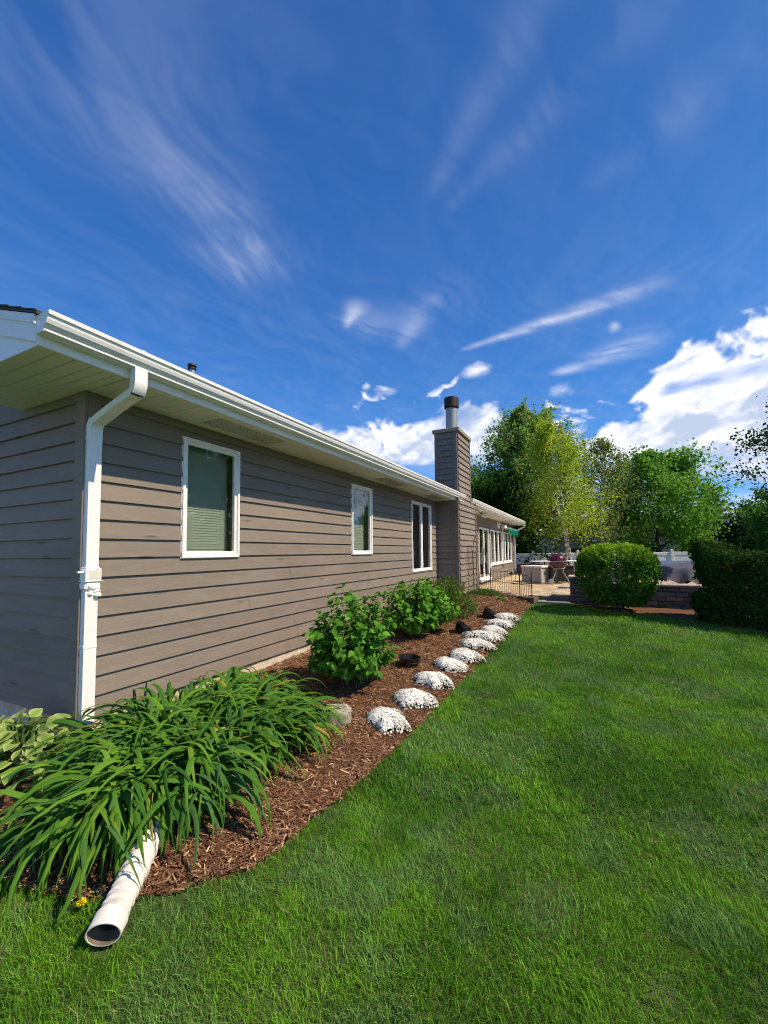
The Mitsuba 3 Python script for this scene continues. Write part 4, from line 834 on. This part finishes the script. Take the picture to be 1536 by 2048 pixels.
k = thing('dandelion', 'single yellow dandelion in the grass beside the white pipe', 'flower'); r = np.random.default_rng(81); dc = np.array([-1.83, .99, .055])
n = 130; d = unit(r.normal(size=(n, 3)) + [0, 0, .8]); d[:, 2] = np.abs(d[:, 2]) * .6; X, Y, Z = frames(d, r, roll=.2)
put(k + '__petals', grow(*LEAF2, np.tile(dc, (n, 1)), X, Y, Z, np.stack([np.full(n, .006), np.full(n, .019), np.full(n, .01)], 1), np.array([.90, .76, .02]) * r.uniform(.85, 1.1, (n, 1))), 'm_petal', kind='stuff')
put(k + '__stem', tube([dc - [.004, 0, .055], dc - [.001, 0, .02], dc], .0022, 5), 'm_leaf', color=(.12, .2, .05))
n = 9; a = np.linspace(0, 6, n); X, Y, Z = frames(np.stack([np.cos(a), np.sin(a), .3 + 0 * a], 1), r, roll=.2)
put(k + '__leaves', grow(*LEAF2, np.tile(dc - [.004, 0, .05], (n, 1)), X, Y, Z, np.stack([np.full(n, .02), np.full(n, .09), np.full(n, .05)], 1), np.tile([.05, .12, .02], (n, 1))), 'm_leaf', kind='stuff')

# ------------------------------------------------------------------ clipped bush and hedge
def clipped(k, part, P, nor, n, leaf, seed, tones, top, roll=.7):
    r = np.random.default_rng(seed); D = unit(r.normal(size=(n, 3)) * .8 + nor * .7 + [0, 0, .35]); X, Y, Z = frames(D, r, upv=nor + [0, 0, .5], roll=roll)
    S = leaf * r.uniform(.6, 1.25, n); tn = np.array(tones); C = tn[r.integers(0, len(tn), n)] * r.uniform(.75, 1.25, (n, 1))
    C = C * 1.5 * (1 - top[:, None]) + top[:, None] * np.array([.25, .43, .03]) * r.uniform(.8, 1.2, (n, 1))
    put(k + '__' + part, grow(*LEAF2, P, X, Y, Z, np.stack([S * .95, S, S], 1), C), 'm_leaf', kind='stuff')
k = thing('round_bush', 'rounded clipped bush with bright yellow green new growth beside the stone pillar', 'bush'); r = np.random.default_rng(91); n = 15000
c = np.array([.48, 9.66, .16]); d = unit(r.normal(size=(n, 3))); d = np.sign(d) * np.abs(d) ** .72; d = unit(d) * (np.abs(unit(d)) ** 4).sum(1, keepdims=True) ** -.16
lum = 1 + .34 * (meshkit.fbm(d * 3.6, 4, 2) - .5)
dep = np.where(r.random(n) < .75, r.uniform(.90, 1.04, n), r.uniform(.5, .95, n))
P = c + [0, 0, .66] + d * np.array([.70, .72, .68]) * (lum * dep)[:, None]; ok = P[:, 2] > .30 + .12 * r.random(n); P, d, dep = P[ok], d[ok], dep[ok]
under = np.clip((.80 - P[:, 2]) / .6, 0, 1); P[:, :2] = c[:2] + [.06, 0] * under[:, None] + (P[:, :2] - c[:2]) * (1 - .42 * under[:, None])
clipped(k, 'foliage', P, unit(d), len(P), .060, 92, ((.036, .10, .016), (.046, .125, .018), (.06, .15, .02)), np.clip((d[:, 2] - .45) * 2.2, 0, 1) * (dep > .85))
put(k + '__stems', cat([tube([c + [.05 * math.cos(a), .05 * math.sin(a), -.1], c + [.16 * math.cos(a), .16 * math.sin(a), .25], c + [.42 * math.cos(a), .42 * math.sin(a), .75]], [.018, .013, .006], 5) for a in np.arange(9) * .7]), 'm_bark', kind='stuff')
k = thing('trimmed_hedge', 'long dark trimmed hedge along the lawn opposite the house', 'hedge'); r = np.random.default_rng(95); n = 74000
H0, H1 = np.array([1.92, 9.40]), np.array([9.5, 4.3]); hd = (H1 - H0) / np.linalg.norm(H1 - H0); hn = np.array([-hd[1], hd[0]]); HL = np.linalg.norm(H1 - H0)
s = HL * r.random(n) ** 1.25; face = r.choice(4, n, p=[.42, .30, .16, .12]); q = r.random(n); hw, hh = .62, 1.30
lat = np.where(face == 0, -hw, np.where(face == 2, hw, r.uniform(-hw, hw, n))); zz = np.where(face == 1, hh, .10 + (hh - .10) * q); s = np.where(face == 3, r.uniform(-.1, .1, n), s)
nor2 = np.where(face[:, None] == 0, [*(-hn), .2], np.where(face[:, None] == 1, [0, 0, 1.], np.where(face[:, None] == 2, [*hn, .2], [*(-hd), .2])))
rnd = np.clip((zz - hh + .3) / .3, 0, 1) * np.clip(np.abs(lat) / hw, 0, 1); lat *= 1 - .22 * rnd; zz -= .16 * rnd * (face == 1) + -.22 * np.clip(1 - s / .6, 0, 1) ** 2 * (zz > .6); lat *= 1 - .35 * np.clip(1 - s / .5, 0, 1) ** 2
jit = .16 * (meshkit.fbm(np.stack([s * 2.3, lat * 2.3, zz * 2.3], -1), 3, 6) - .5) * 2 - np.where(r.random(n) < .5, np.abs(r.normal(0, .04, n)), r.uniform(0, .4, n))
P = np.column_stack([H0 + s[:, None] * hd + lat[:, None] * hn, zz + .05]) + nor2 * jit[:, None]
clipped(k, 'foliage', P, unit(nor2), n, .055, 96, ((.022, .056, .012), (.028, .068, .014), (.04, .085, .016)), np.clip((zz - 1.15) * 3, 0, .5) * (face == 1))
put(k + '__stems', cat([tube([(*(H0 + hd * t + hn * o), -.05), (*(H0 + hd * (t + .05) + hn * o * 1.3), .5), (*(H0 + hd * (t - .05) + hn * o * 2), 1.1)], [.02, .015, .007], 5) for t in np.arange(.1, HL, .28) for o in (-.12, .12)]), 'm_bark', kind='stuff')
k = thing('golden_shrub', 'yellow green shrub rising behind the trimmed hedge', 'shrub'); r = np.random.default_rng(97); n = 6000
d = unit(r.normal(size=(n, 3))); P = np.array([4.6, 10.6, .85]) + d * np.array([1.5, 1.0, .85]) * (1 + .3 * (meshkit.fbm(d * 3, 3, 3) - .5))[:, None] * r.uniform(.8, 1.03, (n, 1)); ok = P[:, 2] > .1
clipped(k, 'foliage', P[ok], d[ok], ok.sum(), .07, 98, ((.10, .16, .015), (.13, .19, .018), (.08, .14, .015)), np.zeros(ok.sum()))
put(k + '__stems', cat([tube([(4.6, 10.6, 0), (4.6 + .8 * math.cos(a), 10.6 + .6 * math.sin(a), 1.1)], [.02, .008], 5) for a in np.arange(8) * .8]), 'm_bark', kind='stuff')

# ------------------------------------------------------------------ trees
def tree(name, label, base, H, crown, nleaf, leaf, tones, seed, t0=.15, nl=34, elev=.6, bark='m_bark', r0=.16, lean=(0, 0), clump=.34, sub=6, sparse=1.0, bright=2.6, aspect=.75, forked=1):
    """crown(t): radius at the height fraction t; elev: the limbs' rise in radians; the leaves hang in clumps on the outer limbs."""
    k = thing(name, label, 'tree'); r = np.random.default_rng(seed); base = np.array(base, float)
    tr = []; top = []
    for f in range(forked):
        ln = np.array(lean) + (r.normal(0, .05, 2) * H if forked > 1 and f else 0)
        zz = np.linspace(0, 1, 12); wob = np.cumsum(r.normal(0, .012 * H, (12, 2)), 0) * .5
        T_ = np.column_stack([base[0] + ln[0] * zz ** 1.2 + wob[:, 0] * (zz > .05), base[1] + ln[1] * zz ** 1.2 + wob[:, 1] * (zz > .05), base[2] + zz * H * .95])
        tr.append(tube(T_, r0 * (1 - .93 * zz ** .9) * (1 if f == 0 else .8), 8)); top.append(T_)
    put(k + '__trunk', cat(tr), bark, smooth=True)
    br, cl = [], []
    for i in range(nl):
        T_ = top[i % forked]; t = t0 + (1 - t0) * ((i + .5) / nl) ** .92; az = i * 2.39996 + r.normal(0, .35); z = t * 11 * .98; j = min(int(z), 10); p = T_[j] * (1 - z + j) + T_[j + 1] * (z - j)
        Lb = crown(t) * r.uniform(.72, 1.12); e = elev * (.55 + .75 * t) + r.normal(0, .12)
        dirn = np.array([math.cos(az) * math.cos(e), math.sin(az) * math.cos(e), math.sin(e)])
        q = np.array([p, p + dirn * Lb * .5 + [0, 0, .02 * Lb], p + dirn * Lb + [0, 0, .10 * Lb * elev]]); br.append(tube(q, [r0 * .30 * (1.1 - t), r0 * .17 * (1.1 - t), .008], 5))
        cl.append((q[2], Lb))
        for m in range(sub):
            s = r.uniform(.28, 1.0); b = q[0] * (1 - s) + q[2] * s + [0, 0, .03]; d2 = unit(dirn * .9 + r.normal(0, .62, 3) + [0, 0, .25 * elev]); e2 = b + d2 * Lb * r.uniform(.22, .48)
            br.append(tube([b, e2], [.012 + .02 * r0, .004], 4)); cl.append((e2, Lb)); cl.append(((b + e2) / 2, Lb))
    put(k + '__branches', cat(br), bark if bark == 'm_bark' else 'm_bark', kind='stuff')
    Cc = np.array([c[0] for c in cl]); Ls = np.array([c[1] for c in cl]); nc = len(Cc)
    wt = r.uniform(.25, 1, nc) * sparse; pick = r.choice(nc, nleaf, p=wt / wt.sum())
    P = Cc[pick] + r.normal(size=(nleaf, 3)) * (clump * np.clip(Ls[pick], .4, 3.2) * .42)[:, None] * [1, 1, aspect]
    D = unit(r.normal(size=(nleaf, 3)) + [0, 0, -.1]); X, Y, Z = frames(D, r, upv=unit(P - base - [0, 0, H * .5]) * .8 + [.25, -.1, .35], roll=.8)
    ct = np.array(tones)[r.integers(0, len(tones), nc)]; C = ct[pick] * bright * r.uniform(.72, 1.28, (nleaf, 1)); S = leaf * r.uniform(.6, 1.3, nleaf)
    put(k + '__crown', grow(*LEAF2, P, X, Y, Z, np.stack([S * .85, S, S], 1), C), 'm_treeleaf', kind='stuff')
    return k
def egg(R, p=.45): return lambda t: R * max(.12, math.sin(math.pi * min(1, max(0, t)) ** p) ** .75 if t < 1 else .12)
tree('maple_tree', 'tallest upright maple with feathery ascending branches behind the yellow birch', (-3.3, 28.6, 0), 9.9, lambda t: 5.4 * (1.05 - t) ** .55 * min(1, t * 5), 38000, .17, ((.048, .092, .016), (.060, .110, .018), (.045, .08, .02), (.075, .09, .028)), 101, t0=.12, nl=70, elev=1.0, r0=.2, clump=.13, sub=9, aspect=1.5, forked=2, bright=4.3)
tree('dark_maple_tree', 'dense dark green maple at the far corner of the house', (-4.3, 24.2, 0), 6.3, egg(2.5, .5), 26000, .15, ((.022, .070, .012), (.03, .085, .014), (.018, .055, .012)), 102, t0=.05, nl=44, elev=.4, r0=.16, clump=.34, bright=1.5)
tree('yellow_birch_tree', 'yellow green birch with slender white leaning trunks behind the grill', (-.85, 23.0, 0), 8.0, lambda t: 1.95 * max(.2, math.sin(math.pi * min(1, t) ** .8) ** .6), 17000, .10, ((.13, .17, .016), (.16, .19, .018), (.10, .15, .016), (.12, .145, .03)), 103, t0=.2, nl=46, elev=.7, bark='m_birch', r0=.085, lean=(-1.1, -.5), clump=.34, aspect=1.5, forked=3, bright=3.5)
tree('sparse_birch_tree', 'thinly leaved grey twigged birch between the yellow birch and the bright maple', (.6, 28.0, 0), 8.1, lambda t: 2.3 * max(.25, math.sin(math.pi * min(1, t) ** .9) ** .6), 6200, .12, ((.09, .13, .03), (.07, .11, .025), (.11, .12, .045)), 104, t0=.12, nl=46, elev=.75, bark='m_birch', r0=.11, clump=.30, forked=3)
tree('bright_maple_tree', 'broad bright green maple behind the round bush', (4.2, 33.5, 0), 8.4, egg(3.9, .62), 30000, .19, ((.062, .14, .020), (.078, .165, .022), (.052, .115, .020), (.095, .17, .028)), 105, t0=.08, nl=54, elev=.38, r0=.2, clump=.30, bright=2.8)
def pine(name, label, base, H, R, n, seed, tones, leaf=.26):
    k = thing(name, label, 'tree'); r = np.random.default_rng(seed); base = np.array(base, float)
    put(k + '__trunk', tube([base, base + [0, 0, H]], [.16, .02], 7), 'm_bark', smooth=True); br = []; P = []; D = []
    for i in range(74):
        t = .06 + .93 * i / 74; az = i * 2.4 + r.normal(0, .3); Lb = R * (1.02 - t) ** .8 * r.uniform(.65, 1.15) + .1; a = base + [0, 0, t * H]; e = a + [Lb * math.cos(az), Lb * math.sin(az), (-.12 + .5 * t) * Lb]
        br.append(tube([a, e], [.03, .006], 4)); m = max(6, int(n * Lb / (R * 40))); s = r.random(m) ** .6; P.append(a * (1 - s[:, None]) + e * s[:, None] + r.normal(0, .12, (m, 3)) * [1, 1, .6]); D.append(np.tile((e - a) / Lb, (m, 1)) + r.normal(0, .55, (m, 3)))
    P, D = np.vstack(P), np.vstack(D); m = len(P); X, Y, Z = frames(D, r); S = leaf * r.uniform(.6, 1.3, m)
    put(k + '__branches', cat(br), 'm_bark', kind='stuff')
    put(k + '__crown', grow(*LEAF2, P, X, Y, Z, np.stack([S * .30, S, S], 1), np.array(tones)[r.integers(0, len(tones), m)] * 1.6 * r.uniform(.7, 1.3, (m, 1))), 'm_leaf', kind='stuff')
PT = ((.028, .052, .022), (.036, .062, .024), (.022, .042, .02))
pine('pine_tree', 'tall dark pine with a thin pointed top right of the bright maple', (9.9, 45.0, 0), 7.0, 2.1, 9000, 111, PT)
pine('pine_tree', 'bushy grey green pine behind the trimmed hedge', (11.5, 42.5, 0), 4.9, 2.6, 9000, 112, PT)
pine('pine_tree', 'broad dark pine farther along behind the hedge', (14.6, 45.5, 0), 6.6, 2.8, 9000, 113, PT)
tree('near_maple_tree', 'nearby maple whose dark leafy branches reach in over the lawn from beyond the hedge', (8.35, 20.3, 0), 8.6, lambda t: 2.9 * max(.1, math.sin(math.pi * min(1, max(0, (t - .3) / .72)) ** .6)) ** .7, 26000, .115, ((.030, .085, .014), (.038, .10, .016), (.025, .07, .016)), 121, t0=.40, nl=36, elev=.30, r0=.17, clump=.24, bright=2.3)
tree('backdrop_maple_tree', 'medium green tree behind the near maple and the pines', (13.5, 38.5, 0), 6.2, egg(3.2, .6), 15000, .2, ((.04, .095, .016), (.05, .115, .018), (.035, .08, .018)), 122, t0=.1, nl=36, elev=.4, r0=.16)
for q, (x, y, H_) in enumerate([(13.0, 16.5, 9.5), (17.0, 23.5, 9.5), (19.5, 31.0, 9.0)]):
    tree('garden_tree', ('leafy tree across the lawn opposite the first window', 'leafy tree across the lawn, second from the house', 'leafy tree across the lawn, farthest from the house')[q], (x, y, 0), H_, egg(3.6, .55), 9000, .26, ((.04, .10, .016), (.05, .12, .018)), 140 + q, t0=.08, nl=30, elev=.45, r0=.18)
tree('corner_tree', 'leafy tree beyond the far corner of the house', (-8.5, 31.0, 0), 7.0, egg(3.0, .55), 12000, .2, ((.03, .08, .014), (.04, .095, .016)), 123, t0=.06, nl=36, elev=.45, r0=.16)
r = np.random.default_rng(131); n = 26000; a = r.uniform(-.75, 1.1, n); rad = r.uniform(62, 78, n)
P = np.stack([rad * np.sin(a), rad * np.cos(a), r.random(n) ** .8 * (2.6 + 2.2 * meshkit.fbm(np.stack([a * 16, a * 0, a * 0], -1), 4, 3))], 1); X, Y, Z = frames(r.normal(size=(n, 3)), r)
put('far_treeline', grow(*LEAF2, P, X, Y, Z, .5 * r.uniform(.6, 1.4, n), np.array([.035, .075, .022]) * r.uniform(.6, 1.4, (n, 1))), 'm_leaf', kind='stuff', label='distant low line of trees beyond the garden')

# ------------------------------------------------------------------ grass
def lawn_area():
    A = Polygon([(-1.25, 14), (-6.2, 14), (-6.2, -3), (9, -3), (9, 4.2), (6.5, 5.2), (3.4, 7.3), (2.55, 7.95), (1.65, 8.95), (.95, 9.35), (.45, 9.55), (-.35, 10.38), (-1.14, 10.42), (-1.22, 10.1)])
    return A.difference(BED.buffer(-.015)).difference(sbox(-7, .95, -3.0, 12)).difference(sbox(-7, 10.2, -1.22, 15))
GA = lawn_area()
put('hedge_mulch', sheet(np.arange(-.5, 9.5, .06), np.arange(4.2, 11.2, .06), lambda x, y: zl(x, y) + .012 + .03 * (meshkit.fbm(np.stack([x * 8, y * 8, 0 * x], -1), 3, 5) - .5) - .25 * shapely.contains_xy(GA.buffer(-.05), x, y)), 'm_mulch', smooth=True, kind='structure')
r = np.random.default_rng(141)
def pipe_clear(P):
    d = (B - A)[:2]; L2 = d @ d; t = np.clip(((P - A[:2]) @ d) / L2, 0, .97); return np.linalg.norm(P - A[:2] - t[:, None] * d, axis=1) > .052
def blades(r0, r1, dens, w, h, seed, simple=0):
    r = np.random.default_rng(seed); n = int(math.pi * (r1 ** 2 - r0 ** 2) * dens * .385)
    a = r.uniform(-1.40, .63, n); rad = np.sqrt(r.uniform(r0 ** 2, r1 ** 2, n)); P = np.stack([rad * np.sin(a), rad * np.cos(a)], 1)
    P = P[shapely.contains_xy(GA, P[:, 0], P[:, 1])]; P = P[pipe_clear(P)]
    p3 = np.column_stack([P, 0 * P[:, 0]]); c1 = meshkit.fbm(p3 * 1.6, 3, 1); c2 = meshkit.fbm(p3 * 4.5, 3, 2); c3 = meshkit.fbm(p3 * 11, 2, 3)
    edge = np.clip(shapely.distance(BED, shapely.points(P)) / .25, 0, 1)
    thin = np.clip((meshkit.fbm(p3 * 3.1 + 7, 3, 9) - .66) * 5, 0, .45) + .45 * (1 - edge) * (P[:, 1] < 1.8)
    kp = r.random(len(P)) > thin; P, c1, c2, c3, p3 = P[kp], c1[kp], c2[kp], c3[kp], p3[kp]; n = len(P)
    hh = h * (.35 + .55 * c1 + .95 * c3) * r.uniform(.6, 1.25, n); az = 2 * np.pi * meshkit.fbm(p3 * 2.2, 2, 7) * 1.2 + r.normal(0, 1.5, n); ln = np.abs(r.normal(.55, .30, n)) * hh
    d = np.stack([np.cos(az), np.sin(az)], 1); sd_ = np.stack([-np.sin(az + r.normal(0, .8, n)), np.cos(az + r.normal(0, .8, n))], 1); ww = w * r.uniform(.6, 1.25, n)
    z = zl(P[:, 0], P[:, 1]) - .004
    def pt(f, lz, s): return np.column_stack([P + d * (ln * f)[:, None] + sd_ * (ww * s)[:, None], z + hh * lz])
    if simple:
        V = np.stack([pt(0, 0, -.5), pt(0, 0, .5), pt(1, .95, 0)], 1); F = np.arange(3 * n).reshape(-1, 3)
    else: V = np.stack([pt(0, 0, -.5), pt(0, 0, .5), pt(.32, .62, -.42), pt(.32, .62, .42), pt(1, .95, 0)], 1)
    if not simple: F = (np.array([[0, 1, 3], [0, 3, 2], [2, 3, 4]])[None] + (np.arange(n) * 5)[:, None, None]).reshape(-1, 3)
    c4 = meshkit.fbm(p3 * [2.6, 1.7, 1] + 30, 4, 12); m1 = np.clip((c4 - .36) * 5, 0, 1)[:, None]; m2 = np.clip((c2 - .50) * 7, 0, 1)[:, None]
    C = np.array([.062, .175, .016]) * (1 - m1) + np.array([.112, .260, .020]) * m1; C = C * (1 - .55 * m2) + .55 * m2 * np.array([.120, .225, .080])
    sp = r.random(n); C = np.where((sp < .06)[:, None], np.array([.16, .20, .06]), C); C = np.where((sp > .975)[:, None], np.array([.22, .18, .09]), C)
    C = C * 1.5 * r.uniform(.5, 1.5, (n, 1)); CC = np.repeat(C[:, None], 3 if simple else 5, 1)
    return V.reshape(-1, 3), F, CC.reshape(-1, 3)
put('grass', cat([blades(.9, 2.4, 34000, .0023, .033, 142), blades(2.4, 4.6, 14500, .0037, .035, 143), blades(4.6, 7.5, 6200, .0066, .040, 144, 1), blades(7.5, 13, 2500, .0105, .045, 145, 1)]), 'm_grass', kind='stuff', label='thick green lawn grass with lighter and bluish patches')
